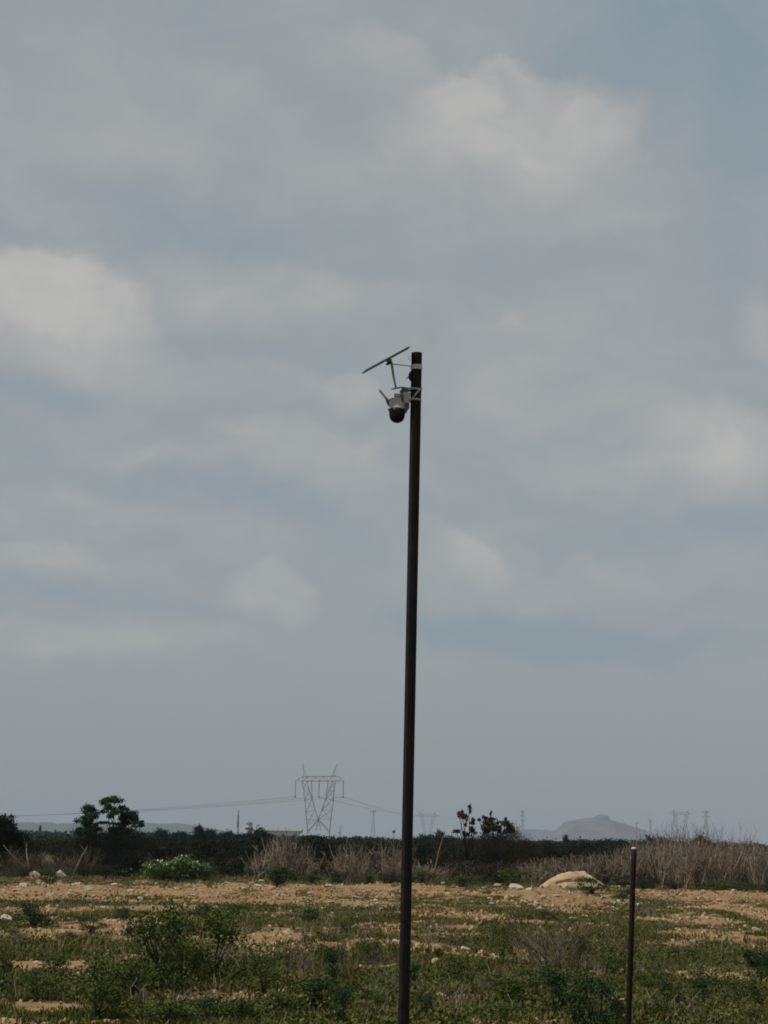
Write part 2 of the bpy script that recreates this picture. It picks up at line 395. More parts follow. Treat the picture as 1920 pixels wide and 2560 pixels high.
tag(hill([(1320, 2104), (1347, 2088), (1372, 2083), (1398, 2069), (1415, 2052), (1440, 2049), (1468, 2045), (1488, 2044), (1494, 2037), (1501, 2036), (1505, 2040), (1510, 2037), (1515, 2044), (1520, 2048), (1540, 2053), (1556, 2061), (1572, 2065), (1594, 2071), (1620, 2081), (1640, 2090), (1680, 2106)], 6000, 420, hq, 8), kind='structure')
tag(hill([(1150, 2102), (1200, 2090), (1250, 2077), (1310, 2073), (1370, 2075), (1420, 2085), (1460, 2102)], 8000, 400, hm, 12), kind='structure')

# ------------------------------------------------------------------ the tall pole, its camera and solar panel
DP = 13.65
def zp(zx, zy, dy=0.0):             # point on the pole's upright plane, from the enlarged crop's coordinates
    p = at(880+zx*200/1659, 840+zy*200/1659, DP); return p + Vector((0, dy, 0))
top = zp(1343, 352); low = at(1009, 2560, DP)
foot = low + (low-top)*((low.z+.15)/(top.z-low.z))
PR = .0375
pole = empty('camera_pole', (foot.x, foot.y, 0)); tag(pole, 'tall dark rusty steel pole standing alone in the middle, white tape near its top', 'pole')
def on(parent, mb, name, m, **k):
    """build in world coordinates, then hang under parent"""
    o = mb.build(name, m, **k); o.parent = parent; o.matrix_parent_inverse = Matrix.Translation(parent.location).inverted()
    return child(parent, o)
axis = (top-foot).normalized()
def onaxis(zy):                     # point of the pole's axis at that crop row
    z = zp(1325, zy).z; return foot + axis*((z-foot.z)/axis.z)
mb = MB(); n = 40
mb.tube([foot+(top-foot)*i/n for i in range(n+1)], PR, 28, cap=False)
mb.tube([top-axis*.0, top-axis*.03], PR-.004, 28)            # open mouth lip
on(pole, mb, 'shaft', MAT['pole'], smooth=True)
mb = MB(); sp = axis; mb.box(foot+(top-foot)*.5+Vector((-.012, -PR, 0)), .004, .003, (top-foot).length*.98, Vector((0,0,1)).rotation_difference(axis).to_matrix())
on(pole, mb, 'weld_seam', MAT['pole'])
mb = MB(); c0 = onaxis(655); mb.tube([c0-axis*.017, c0-axis*.012, c0+axis*.012, c0+axis*.017], [PR+.002, PR+.004, PR+.004, PR+.002], 28)
on(pole, mb, 'tape_band', MAT['tape'], smooth=True)
mb = MB(); c1 = onaxis(1330)
mb = MB(); p = zp(1205, 880, -.01); mb.tube([zp(1225, 745, -.012), zp(1205, 800, -.02), zp(1200, 880, -.02), zp(1220, 940, -.012)], [.006, .011, .012, .006], 8)
on(pole, mb, 'strap_knot', MAT['black'], smooth=True)
mb = MB(); mb.tube([zp(1205, 800, -.012), zp(1170, 850, -.014), zp(1118, 905, -.016)], [.003, .0035, .0035], 6)
on(pole, mb, 'strap_tail', MAT['arm'], smooth=True)
mb = MB(); mb.tube([zp(1235, 415), zp(1185, 430), zp(1172, 460), zp(1190, 492), zp(1240, 505)], .0016, 5)
on(pole, mb, 'wire_loop', MAT['arm'], smooth=True)

# solar panel
SPc = zp(700, 500); ends = (zp(240, 752), zp(1165, 250))
sol = empty('solar_panel', tuple(zp(905, 1060))); tag(sol, 'thin dark solar panel tilted on a grey arm above the white security camera', 'solar panel')
u = (ends[1]-ends[0]); Lp = u.length; u.normalize()
vdir = (SPc-CAMPOS).normalized(); vdir = (vdir - u*vdir.dot(u)).normalized()
# panel almost edge on: a few degrees off the line of sight shows a sliver of its underside
nrm = u.cross(vdir); 
if nrm.z < 0: nrm = -nrm
vd2 = (vdir*math.cos(R(1.2)) + nrm*math.sin(R(-1.2))); nrm2 = u.cross(vd2); nrm2 = nrm2 if nrm2.z > 0 else -nrm2
PM = Matrix((u, vd2, nrm2)).transposed()
mid = (ends[0]+ends[1])/2
mb = MB(); mb.box(mid, Lp, .24, .0105, PM); on(sol, mb, 'panel_frame', MAT['frame'], bevel=.002)
mb = MB(); mb.box(mid+nrm2*.0061, Lp-.02, .22, .0024, PM); on(sol, mb, 'solar_glass', MAT['panel'])
mb = MB(); mb.lathe(zp(775, 520), [(.0, -.014), (.012, -.013), (.019, -.006), (.021, .002), (.018, .012), (.0, .013)], 20, PM)
on(sol, mb, 'ball_joint', MAT['arm'], smooth=True)
mb = MB(); mb.lathe(zp(760, 568), [(.0, -.010), (.015, -.009), (.022, -.001), (.024, .006), (.0, .009)], 20, PM)
on(sol, mb, 'joint_nut', MAT['black'], smooth=True)
mb = MB(); mb.tube([zp(790, 510), zp(822, 570), zp(838, 680), zp(858, 820), zp(885, 950), zp(908, 1060)], [.010, .010, .0092, .0088, .0078, .007], 12)
on(sol, mb, 'arm', MAT['arm'], smooth=True)
mb = MB()
mb.tube([zp(815, 1108), zp(905, 1083), zp(1030, 1062), zp(1100, 1075)], [.0035, .007, .006, .006], 8)
mb.tube([zp(1090, 1070), zp(1180, 1085), zp(1300, 1098, -PR*.9)], [.0055, .0055, .005], 8)
on(sol, mb, 'mount_foot', MAT['arm'], smooth=True)
mb = MB(); mb.tube([zp(845, 588), zp(930, 590), zp(1030, 603), zp(1130, 612), zp(1225, 632)], .0036, 6)
on(sol, mb, 'cable', MAT['strap'], smooth=True)

# security camera
cb = empty('security_camera', tuple(zp(1180, 1300))); tag(cb, 'grey dome security camera with black dome and one antenna, strapped high on the tall pole', 'camera')
def px2m(d): return d*200/1659*DP/FPX
cc = zp(930, 1530)
mb = MB(); mb.lathe(cc, [(.0, .002), (.0625, .0), (.0640, .006), (.0625, .012), (.0605, .016), (.0570, .070), (.0540, .076), (.0, .080)], 36)
on(cb, mb, 'housing', MAT['shell'], smooth=False, bevel=.0015)
mb = MB(); dc = cc+Vector((.0022, 0, 0))
prof = [(.0, -px2m(278))]
rr = px2m(166); zc = -px2m(125)
for i in range(1, 13):
    g = math.pi/2*(1-i/12); prof.append((rr*math.cos(g), zc-rr*.97*math.sin(g)))
prof += [(rr*1.03, -px2m(70)), (px2m(190), -.001)]
mb.lathe(dc, prof, 36); on(cb, mb, 'dome', MAT['dome'], smooth=True)
mb = MB(); mb.box(zp(1035, 1245), px2m(330), .07, px2m(70)); mb.box(zp(1000, 1290), px2m(250), .06, px2m(60))
on(cb, mb, 'top_bracket', MAT['shell'], bevel=.004)
mb = MB(); Mx = Matrix.Rotation(R(6), 3, 'Y')
mb.box(zp(1130, 1300), px2m(150), .075, px2m(240), Mx); on(cb, mb, 'mount_plate', MAT['shell'], bevel=.004)
mb = MB(); mb.tube([zp(1030, 1245, -.04), zp(1035, 1300, -.045), zp(1055, 1400, -.045)], [.010, .009, .004], 10); on(cb, mb, 'cable_gland', MAT['shelldark'], smooth=True)
mb = MB(); mb.add([zp(1045, 1425, -.03), zp(1185, 1425, -.03), zp(1190, 1480, -.03), zp(1110, 1600, -.03), zp(1080, 1560, -.03), zp(1045, 1425, .03), zp(1185, 1425, .03), zp(1190, 1480, .03), zp(1110, 1600, .03), zp(1080, 1560, .03)],
   [(0,1,2,3,4), (9,8,7,6,5), (0,5,6,1), (1,6,7,2), (2,7,8,3), (3,8,9,4), (4,9,5,0)])
on(cb, mb, 'lower_gusset', MAT['shelldark'])
mb = MB(); mb.tube([zp(1000, 1165), zp(1060, 1100), zp(1110, 1120), zp(1240, 1140)], [.007, .012, .010, .008], 10)
mb.box(zp(1080, 1165), px2m(170), .05, px2m(50)); on(cb, mb, 'clamp_block', MAT['shelldark'])
mb = MB(); a0, a1 = zp(567, 1125, -.01), zp(735, 1330, -.01)
mb.tube([a0, a0+(a1-a0)*.04, a1], [.005, .0082, .0088], 14)
an = on(cb, mb, 'antenna', MAT['antenna'], smooth=True)
mb = MB(); mb.tube([zp(720, 1320, -.01), zp(745, 1375, -.01), zp(775, 1440, -.008)], [.010, .012, .011], 12)
on(cb, mb, 'antenna_hinge', MAT['shelldark'], smooth=True)
def hoop(zy, tilt, rad=PR+.0025, wid=.007):
    m2 = MB(); c = onaxis(zy); T = Vector((0,0,1)).rotation_difference(axis).to_matrix() @ Matrix.Rotation(R(tilt), 3, 'Y')
    pr = 36; vs, fs = [], []
    for rr_, zz in ((rad, -wid), (rad+.0015, 0), (rad, wid)):
        for k in range(pr):
            g = 2*math.pi*k/pr; s = 1/math.cos(R(tilt)); vs.append(c + T @ Vector((rr_*s*math.cos(g), rr_*math.sin(g), zz)))
    for i in range(2):
        for k in range(pr): fs.append((i*pr+k, i*pr+(k+1) % pr, (i+1)*pr+(k+1) % pr, (i+1)*pr+k))
    m2.add(vs, fs); return m2
for zy, tl in ((1112, 4), (1330, 2), (1225, -52)):
    st = hoop(zy, tl, wid=.0055 if tl < 0 else .0062)
    on(cb, st, 'strap', MAT['strap'], smooth=True)

# thin post on the right
DF = 15.0
ft = at(1585, 2122, DF); fl = at(1571, 2560, DF); fft = fl + (fl-ft)*((fl.z+.1)/(ft.z-fl.z))
post = empty('fence_post', (fft.x, fft.y, 0)); tag(post, 'thin dark rusty iron post with a pale tip, standing right of the tall pole', 'post')
mb = MB(); ax2 = (ft-fft).normalized(); mb.tube([fft+(ft-fft)*i/14+Vector((random.uniform(-.001, .001), 0, 0)) for i in range(15)], [.0235-.0045*i/14 for i in range(15)], 12)
on(post, mb, 'shaft', MAT['post'], smooth=True)
mb = MB(); mb.lathe(ft, [(.019, -.006), (.021, .0), (.017, .010), (.0, .014)], 14); on(post, mb, 'cap', MAT['shell'], smooth=True)
mb = MB(); c = ft - ax2*.55
mb.tube([c+Vector((.02, -.02, 0)), c+Vector((-.0, -.024, .004)), c+Vector((-.022, -.01, -.006)), c+Vector((-.018, .016, .004)), c+Vector((.02, .02, 0)), c+Vector((.02, -.02, .004))], .0014, 5)
on(post, mb, 'tie_wire', MAT['post'])

# ------------------------------------------------------------------ power line, masts, far buildings
def beams(mb, pts, r):
    for a, b_ in pts: mb.tube([a, b_], r, 4)
DT = 1000.0
def tz(zx, zy, dy=0): p = at(700+zx*200/1659, 1880+zy*200/1659, DT); return p+Vector((0, dy, 0))
T0 = tz(800, 1600); tb = empty('transmission_tower', (T0.x, T0.y, 0)); tag(tb, 'largest lattice power pylon with two horns and hanging insulators, left of the tall pole', 'pylon')
def ground_at(p, q_):               # prolong a member down to the ground
    t = (q_.z+.5)/(p.z-q_.z); return q_+(q_-p)*t
mb = MB()
OL = [(455, 600), (490, 780), (515, 1000), (532, 1250), (560, 1500), (575, 1650)]
OR = [(1150, 620), (1120, 800), (1110, 980), (1080, 1200), (1050, 1400), (1030, 1640)]
IL = [(560, 600), (610, 800), (665, 980), (730, 1200), (795, 1400), (900, 1520), (1000, 1650)]
IR = [(1085, 600), (1010, 800), (950, 980), (870, 1200), (795, 1400), (690, 1520), (580, 1650)]
def chain(C, r, wd):
    for sgn in (-1, 1):
        pts = [tz(a, b_, sgn*(wd*(.35+.65*(b_-500)/1150))) for a, b_ in C]
        pts.append(ground_at(pts[-2], pts[-1]))
        mb.tube(pts, r, 4)
    for i in range(len(C)-1):
        a = tz(*C[i], -wd*(.35+.65*(C[i][1]-500)/1150)); b_ = tz(*C[i+1], wd*(.35+.65*(C[i+1][1]-500)/1150)); mb.tube([a, b_], r*.6, 4)
chain(OL, .2, 3.2); chain(OR, .2, 3.2); chain(IL, .2, 3.2); chain(IR, .2, 3.2)
for (A, B) in ((OL, IL), (OR, IR)):
    for i in range(4):
        for sgn in (-1, 1):
            wd = 2.2*sgn
            mb.tube([tz(*A[i], wd), tz(*B[i+1], wd)], .1, 4); mb.tube([tz(*B[i], wd), tz(*A[i+1], wd)], .1, 4)
            mb.tube([tz(*A[i+1], wd), tz(*B[i+1], wd)], .09, 4)
for (a, b_) in (((575, 1650), (790, 1400)), ((1030, 1640), (800, 1400)), ((545, 1400), (795, 1400)), ((1050, 1400), (795, 1400)), ((690, 1520), (900, 1520)), ((740, 1650), (800, 1400)), ((850, 1650), (800, 1400))):
    for sgn in (-2.5, 2.5): mb.tube([tz(*a, sgn), tz(*b_, sgn)], .12, 4)
on(tb, mb, 'lattice_legs', MAT['steel'])
mb = MB()
for sgn in (-1.1, 1.1):
    mb.tube([tz(480, 512, sgn), tz(1160, 505, sgn)], .22, 4); mb.tube([tz(455, 605, sgn), tz(1180, 605, sgn)], .2, 4)
    xs_ = np.linspace(480, 1160, 9)
    for i in range(8):
        mb.tube([tz(xs_[i], 512 if i % 2 else 605, sgn), tz(xs_[i+1], 605 if i % 2 else 512, sgn)], .1, 4)
for x_ in np.linspace(480, 1160, 9): mb.tube([tz(x_, 512, -1.1), tz(x_, 605, 1.1)], .07, 4)
for z_ in (575, 655, 815, 980, 1075): mb.lathe(tz(z_, 600), [(0, -.5), (.45, -.3), (.45, .3), (0, .5)], 8)
on(tb, mb, 'crossbeam', MAT['beam'])
for (C) in ([(480, 500), (325, 590), (455, 605)], [(1150, 500), (1240, 520), (1318, 595), (1180, 605)]):
    mb = MB()
    for sgn in (-1, 1):
        pts = [tz(a, b_, sgn*(.9 if 400 < a < 1250 else .1)) for a, b_ in C]
        mb.tube(pts, .16, 4)
    mx = [(sum(c[0] for c in C[:2])/2, sum(c[1] for c in C[:2])/2)]
    mb.tube([tz(C[0][0], 500), tz(C[-1][0], 605)], .12, 4); mb.tube([tz(mx[0][0], mx[0][1]), tz((C[-1][0]+C[-2][0])/2, 598)], .1, 4)
    on(tb, mb, 'crossarm', MAT['steel'])
for C in ([(540, 510), (515, 400), (470, 245)], [(1085, 505), (1120, 390), (1192, 240)]):
    mb = MB(); k = -1 if C[0][0] < 800 else 1
    for sgn in (-1, 1):
        mb.tube([tz(C[0][0], C[0][1], sgn), tz(*C[1], sgn*.6), tz(*C[2], 0)], .17, 4)
        mb.tube([tz(C[0][0]+k*60, C[0][1]-15, sgn), tz(C[1][0]+k*30, C[1][1]-20, sgn*.6), tz(C[2][0]+k*8, C[2][1], 0)], .14, 4)
    for i in range(4):
        t = i/4; a = tz(*C[0]).lerp(tz(*C[2]), t); b_ = tz(C[0][0]+k*60*(1-t-.12), C[0][1]).lerp(tz(*C[2]), t+.12); mb.tube([a, b_], .1, 4)
    on(tb, mb, 'earth_wire_peak', MAT['steel'])
INS = {'l': ((328, 592), (315, 925)), 'm': ((815, 605), (802, 930)), 'r': ((1315, 597), (1308, 930)), 'a': ((655, 620), (665, 975)), 'b': ((1000, 620), (945, 975))}
for k_, (a, b_) in INS.items():
    mb = MB(); p, q_ = tz(*a), tz(*b_)
    pts = [p.lerp(q_, i/24) for i in range(25)]; mb.tube(pts, [.12+.1*(i % 2) for i in range(25)], 6)
    mb.lathe(q_, [(0, -.55), (.42, -.35), (.46, .2), (0, .5)], 8)
    on(tb, mb, 'insulator_string', MAT['insul'])

def wire(p, q_, sag, label, r=.05, cat='cable', n=40, group=None):
    mb = MB(); mb.tube([p.lerp(q_, i/n)-Vector((0, 0, sag*4*(i/n)*(1-i/n))) for i in range(n+1)], r, 4)
    return tag(mb.build('power_cable', MAT['wire']), label, cat, group)
wl = 'power cables strung from the largest pylon'
wire(at(-330, 2046, 1150), tz(*INS['l'][1]), 3.0, 'lowest sagging cable running left from the outer insulator of the largest pylon', .09, group=wl)
wire(at(-330, 2043, 1165), tz(*INS['m'][1]), 3.2, 'middle sagging cable running left from the centre insulator of the largest pylon', .08, group=wl)
wire(at(-330, 2040, 1180), tz(*INS['r'][1]), 3.4, 'uppermost sagging cable running left, from the far insulator of the largest pylon', .08, group=wl)

def v_tower(px0, ptop, pbase_, wpx, D, label, legs=(.25,)):
    """guyed V pylon: two legs meeting low, beam with stub arms"""
    c = at(px0, pbase_, D); root = empty('transmission_tower', (c.x, c.y, 0)); tag(root, label, 'pylon', 'far pylons on the horizon')
    s = D/FPX; z1 = at(px0, ptop, D).z; hw = wpx*s/2; zb = z1-10*s; rr_ = .22*D/1000*.5+.08
    mb = MB()
    for sx in (-1, 1):
        for dy in (-.6, .6):
            mb.tube([(c.x+sx*hw*.15, c.y+dy*.5, -.3), (c.x+sx*hw*.62, c.y+dy, zb), (c.x+sx*hw*.66, c.y+dy, z1-4*s)], rr_, 4)
            mb.tube([(c.x+sx*hw*.0, c.y+dy*.5, -.3), (c.x+sx*hw*.40, c.y+dy, zb)], rr_, 4)
        for i in range(7):
            t, t2 = i/7, (i+1)/7; mb.tube([(c.x+sx*hw*(.15+.47*t), c.y, zb*t), (c.x+sx*hw*.40*t2, c.y, zb*t2)], rr_*.7, 4)
    on(root, mb, 'lattice_legs', MAT['steel'])
    mb = MB()
    for zz in (zb, zb+5*s): mb.tube([(c.x-hw*(1 if zz == zb else .7), c.y, zz+(0 if zz > zb else 3*s)), (c.x-hw*.6, c.y, zz), (c.x+hw*.6, c.y, zz), (c.x+hw*(1 if zz == zb else .7), c.y, zz+(0 if zz > zb else 3*s))], rr_, 4)
    for i in range(8): mb.tube([(c.x+hw*(-.6+.15*i), c.y, zb+(i % 2)*5*s), (c.x+hw*(-.45+.15*i), c.y, zb+((i+1) % 2)*5*s)], rr_*.6, 4)
    on(root, mb, 'crossbeam', MAT['steel'])
    for sx in (-1, 1):
        mb = MB(); mb.tube([(c.x+sx*hw*.55, c.y, zb+5*s), (c.x+sx*hw*.62, c.y, z1)], rr_, 4); mb.tube([(c.x+sx*hw*.68, c.y, zb+5*s), (c.x+sx*hw*.62, c.y, z1)], rr_, 4)
        on(root, mb, 'earth_wire_peak', MAT['steel'])
    return root
def mast_tower(px0, ptop, wpx, D, label, arms=3, basew=16):
    """upright lattice pylon with crossarms"""
    c = at(px0, 2100, D); root = empty('transmission_tower', (c.x, c.y, 0)); tag(root, label, 'pylon', 'far pylons on the horizon')
    s = D/FPX; z1 = at(px0, ptop, D).z; hb = basew*s/2; ht = hb*.22; rr_ = .2*D/1000*.5+.07
    mb = MB(); L = 9
    for sx in (-1, 1):
        for sy in (-1, 1):
            mb.tube([(c.x+sx*hb, c.y+sy*hb, -.3), (c.x+sx*ht, c.y+sy*ht, z1*.72), (c.x+sx*ht*.4, c.y+sy*ht*.4, z1)], rr_, 4)
    for i in range(L):
        t, t2 = i/L, (i+1)/L; a = hb+(ht-hb)*t; b_ = hb+(ht-hb)*t2
        for sy in (-1, 1):
            mb.tube([(c.x-a, c.y+sy*a, z1*.72*t), (c.x+b_, c.y+sy*b_, z1*.72*t2)], rr_*.6, 4)
            mb.tube([(c.x+a, c.y+sy*a, z1*.72*t), (c.x-b_, c.y+sy*b_, z1*.72*t2)], rr_*.6, 4)
    on(root, mb, 'lattice_mast', MAT['steel'])
    for k in range(arms):
        mb = MB(); zz = z1*(.95-.13*k); ww = wpx*s/2*(1-.12*abs(k-1))
        for dz in (0, 2.5*s): mb.tube([(c.x-ww, c.y, zz), (c.x, c.y, zz+dz), (c.x+ww, c.y, zz)], rr_*.9, 4)
        for i in range(5):
            mb.tube([(c.x-ww*.8+ww*.4*i, c.y, zz), (c.x-ww*.6+ww*.3*i, c.y, zz+1.5*s)], rr_*.5, 4)
        on(root, mb, 'crossarm', MAT['steel'])
    return root
mast_tower(932, 2026, 22, 1900, 'faint narrow upright pylon between the largest pylon and the tall pole', 1, 12)
v_tower(1068, 2030, 2092, 58, 2300, 'faint V-shaped pylon just right of the tall pole')
mast_tower(1306, 2026, 16, 2500, 'faint slim pylon left of the rocky hill', 3, 12)
mast_tower(1591, 2056, 14, 3000, 'tiny faint pylon on the right shoulder of the rocky hill', 1, 9)
v_tower(1702, 2026, 2100, 58, 2000, 'V-shaped grey pylon right of the rocky hill')
mast_tower(1765, 2026, 20, 1900, 'rightmost upright lattice pylon with flaring base', 2, 22)
mast_tower(1625, 2050, 12, 3300, 'faintest small pylon just right of the rocky hill', 1, 9)
mast_tower(850, 2066, 22, 3000, 'very small faint pylon close to the right foot of the largest pylon', 1, 6)
e1 = at(1048, 2040, 2300); e2 = at(1088, 2040, 2300)
wire(tz(*INS['r'][1]), e1, 2, 'upper cable falling right from the outer insulator of the largest pylon', .085, group=wl)
wire(tz(*INS['m'][1]), e2, 3, 'lower cable falling right from the centre insulator of the largest pylon', .08, group=wl)
wire(e2, at(1295, 2052, 2500), 2, 'faint cable between the V-shaped pylon and the slim pylon left of the hill', .12, group=wl)
wire(e1+Vector((0, 0, -8)), at(1318, 2065, 2500), 2, 'faint lower cable right of the V-shaped pylon', .12, group=wl)

# red and grey mast, water tower, long shed, lamp
c = at(594, 2090, 900); rm = empty('radio_mast', (c.x, c.y, 0)); tag(rm, 'plain grey upright mast left of the domed water tower', 'mast')
mb = MB(); z1 = at(593, 2026, 900).z; mb.tube([(c.x, c.y, -.2), (c.x, c.y, z1*.45)], [.55, .5], 8); mb.tube([(c.x, c.y, z1*.45), (c.x, c.y, z1)], [.42, .36], 8)
on(rm, mb, 'shaft', MAT['insul'], smooth=True)
for f in (.45, .8):
    mb = MB(); mb.lathe((c.x, c.y, z1*f), [(0, -.12), (.62, -.1), (.62, .1), (0, .12)], 12); on(rm, mb, 'collar', MAT['insul'])
c = at(622, 2090, 900); wt = empty('water_tower', (c.x, c.y, 0)); tag(wt, 'domed water tower with dull red band, rising behind trees left of the largest pylon', 'water tower')
s = 900/FPX; zt = at(622, 2054, 900).z; zm = at(622, 2062, 900).z; zr0 = at(622, 2068, 900).z; zr1 = at(622, 2074, 900).z
mb = MB(); mb.lathe((c.x, c.y, 0), [(7.5*s, -.2), (8*s, zr1)], 24); on(wt, mb, 'base_wall', MAT['white'])
mb = MB(); mb.lathe((c.x, c.y, 0), [(9*s, zr1+.01), (10*s, zr1+.3), (10*s, zr0-.3), (9*s, zr0)], 24); on(wt, mb, 'red_band', MAT['red'])
mb = MB(); mb.lathe((c.x, c.y, 0), [(8.6*s, zr0+.01), (8.3*s, zm)], 24); on(wt, mb, 'tank_wall', MAT['white'])
mb = MB(); mb.lathe((c.x, c.y, 0), [(8.9*s, zm+.01)]+[(8.5*s*math.cos(g), zm+(zt-zm)*math.sin(g)) for g in np.linspace(.1, 1.5, 8)], 24); on(wt, mb, 'dome_roof', MAT['cap'], smooth=True)
def shed(x0, x1, ytop, yeave, D, name, label, wallm, roofm, depth=20):
    a = at(x0, ytop, D); b_ = at(x1, ytop, D); ze = at((x0+x1)/2, yeave, D).z; zr = a.z*.5+b_.z*.5
    root = empty(name, ((a.x+b_.x)/2, D, 0)); tag(root, label, 'building')
    mb = MB(); mb.box(((a.x+b_.x)/2, D+depth/2, ze/2-.2), b_.x-a.x, depth, ze+.4); on(root, mb, 'wall', wallm)
    mb = MB(); xa, xb = a.x-.4, b_.x+.4
    mb.add([(xa, D-.5, ze), (xb, D-.5, ze), (xb, D+depth+.5, ze), (xa, D+depth+.5, ze), (xa, D+depth/2, zr), (xb, D+depth/2, zr)], [(0, 1, 5, 4), (2, 3, 4, 5), (1, 2, 5), (3, 0, 4), (3, 2, 1, 0)])
    on(root, mb, 'roof', roofm)
    mb = MB(); nW = max(2, int((b_.x-a.x)/4))
    for i in range(min(nW, 14)):
        mb = MB(); xx = a.x+(i+.5)*(b_.x-a.x)/min(nW, 14); mb.box((xx, D-.02, ze*.6), 1.1, .08, ze*.28); on(root, mb, 'window', MAT['cap'])
    return root
shed(662, 752, 2071, 2077, 800, 'warehouse', 'long low shed with pale green roof left of the largest pylon base', MAT['white'], MAT['roof'])
shed(1034, 1046, 2098, 2103, 320, 'house', 'tiny white house peeping over the trees just right of the tall pole', MAT['white'], MAT['roof'], 6)
shed(1392, 1409, 2099, 2104, 330, 'house', 'tiny pale flat house in the dark trees below the rocky hill', MAT['white'], MAT['roof'], 6)
shed(752, 772, 2083, 2090, 760, 'house', 'pale low house at the left foot of the largest pylon', MAT['white'], MAT['roof'], 10)
c = at(984, 2110, 300); sl = empty('street_lamp', (c.x, c.y, 0)); tag(sl, 'tiny distant street lamp with a pale top, just left of the tall pole', 'street lamp')
zt = at(984, 2073, 300).z
mb = MB(); mb.tube([(c.x, c.y, -.2), (c.x, c.y, zt-.2)], .08, 6); on(sl, mb, 'shaft', MAT['steel'])
mb = MB(); mb.lathe((c.x, c.y, zt-.55), [(0, 0), (.22, .05), (.26, .3), (.1, .36)], 10); on(sl, mb, 'lamp_head', MAT['cap'])
mb = MB(); mb.lathe((c.x, c.y, zt-.18), [(.16, 0), (.2, .12), (.1, .3), (0, .34)], 10); on(sl, mb, 'lamp_cap', MAT['white'])

# ------------------------------------------------------------------ plants
ORD = ['first', 'second', 'third', 'fourth', 'fifth', 'sixth', 'seventh', 'eighth', 'ninth', 'tenth', 'eleventh', 'twelfth', 'thirteenth', 'fourteenth', 'fifteenth', 'sixteenth', 'seventeenth', 'eighteenth', 'nineteenth', 'twentieth']
ORD += ['twenty-'+o for o in ORD[:9]]
for a_, b_ in (('thirt', 'thirty'), ('fort', 'forty'), ('fift', 'fifty'), ('sixt', 'sixty'), ('sevent', 'seventy')): ORD += [a_+'ieth']+[b_+'-'+o for o in ORD[:9]]
REG = {}     # (what, where) -> [(px, obj, adjective)]
def reg(o, px, what, where): REG.setdefault((what, where), []).append((px, o))
def zone(px): return 'left of tall pole' if px < 1015 else ('between tall pole and thin post' if px < 1578 else 'right of thin post')

def bush_proto(name, m, nleaf, size, clumps, seed, stem=None, tall=1.0, asp=.5, spread=.16, nstem=9, dome=False):
    """unit shrub: 1 wide, 1 high; parts foliage and stems"""
    random.seed(seed); root = empty(name)
    C = []
    for i in range(clumps):
        if dome:
            z = .12+.76*(i+.5)/clumps; rm = .42*math.sqrt(max(.03, 1-((z-.15)/.78)**2 if z > .15 else 1)); g = i*2.4; rr_ = rm*random.uniform(.45, 1)
            C.append((rr_*math.cos(g), rr_*math.sin(g), z)); continue
        g = random.uniform(0, 2*math.pi); rr_ = math.sqrt(random.random())*.40; z = random.uniform(.18, .86)
        rr_ *= (1-.55*max(0, z-.4)); C.append((rr_*math.cos(g), rr_*math.sin(g), z))
    mb = MB(); per = nleaf//clumps
    for c_ in C:
        sc = random.uniform(.6, 1.25)
        P = RNG.normal(size=(int(per*sc), 3))*np.array([spread, spread, spread*.8])*sc*.62 + np.array(c_)
        P = P[P[:, 2] > .01]; mb.leaves(P, size, asp)
    f = mb.build('foliage', m, root); child(root, f)
    mb = MB()
    for c_ in C[:nstem]:
        e = Vector(c_); k = Vector((e.x*.3, e.y*.3, e.z*.5)); mb.tube([(e.x*.08, e.y*.08, -.05), k, e], [.016, .011, .004], 5)
    st = mb.build('stem', stem or MAT['bark'], root); child(root, st)
    return root
def dry_proto(name, m, n, seed, lean=.35, rad=.006, base=.3, sub=3):
    random.seed(seed); mb = MB()
    for i in range(n):
        bx, by = random.gauss(0, base*.5), random.gauss(0, base*.3); h = random.uniform(.45, 1.0)
        lx, ly = random.gauss(0, lean)*.5+bx*.5, random.gauss(0, lean)*.3
        p0 = Vector((bx, by, -.03)); p3 = Vector((bx+lx, by+ly, h)); p1 = p0.lerp(p3, .4)+Vector((random.gauss(0, .03), 0, .05)); p2 = p0.lerp(p3, .75)+Vector((random.gauss(0, .03), 0, .03))
        r0 = rad*random.uniform(.6, 1.5); mb.tube([p0, p1, p2, p3], [r0, r0*.85, r0*.6, r0*.25], 3, cap=False)
        for k in range(sub):
            a = p1.lerp(p3, random.random()); b_ = a+Vector((random.gauss(0, .09), random.gauss(0, .07), random.uniform(.03, .2)))
            mb.tube([a, b_], [r0*.5, r0*.2], 3, cap=False)
    return mb.build(name, m)
PARK = []
def proto(o): PARK.append(o); return o
SH = [proto(bush_proto('shrub', MAT['leafnear'], 2600, .045, 13, 10+i)) for i in range(4)]
SD = [proto(bush_proto('shrub', MAT['leafdeep'], 2600, .05, 12, 30+i)) for i in range(3)]
SO = [proto(bush_proto('scrub_bush', MAT['leafolive'], 3600, .035, 18, 50+i, spread=.15)) for i in range(3)]
SK = [proto(bush_proto('scrub_bush', MAT['leafdark'], 5200, .035, 30, 60+i, spread=.14, dome=True)) for i in range(3)]
SQ = [proto(bush_proto('scrub_bush', MAT['leafolive'], 5200, .035, 30, 160+i, spread=.13, dome=True)) for i in range(2)]
ST = [proto(bush_proto('scrub_tree', MAT['leafteal'], 5600, .058, 30, 70+i, spread=.12, dome=True)) for i in range(3)]
SB = [proto(bush_proto('scrub_bush', MAT['leafbrown'], 2600, .035, 16, 80+i, spread=.16, stem=MAT['drydark'])) for i in range(3)]
DR = [proto(dry_proto('dry_bush', MAT['dry'], 46, 100+i, rad=.0125, lean=.5, sub=4)) for i in range(5)]
DK = [proto(dry_proto('dry_bush', MAT['drydark'], 50, 110+i, rad=.0105, lean=.55)) for i in range(2)]
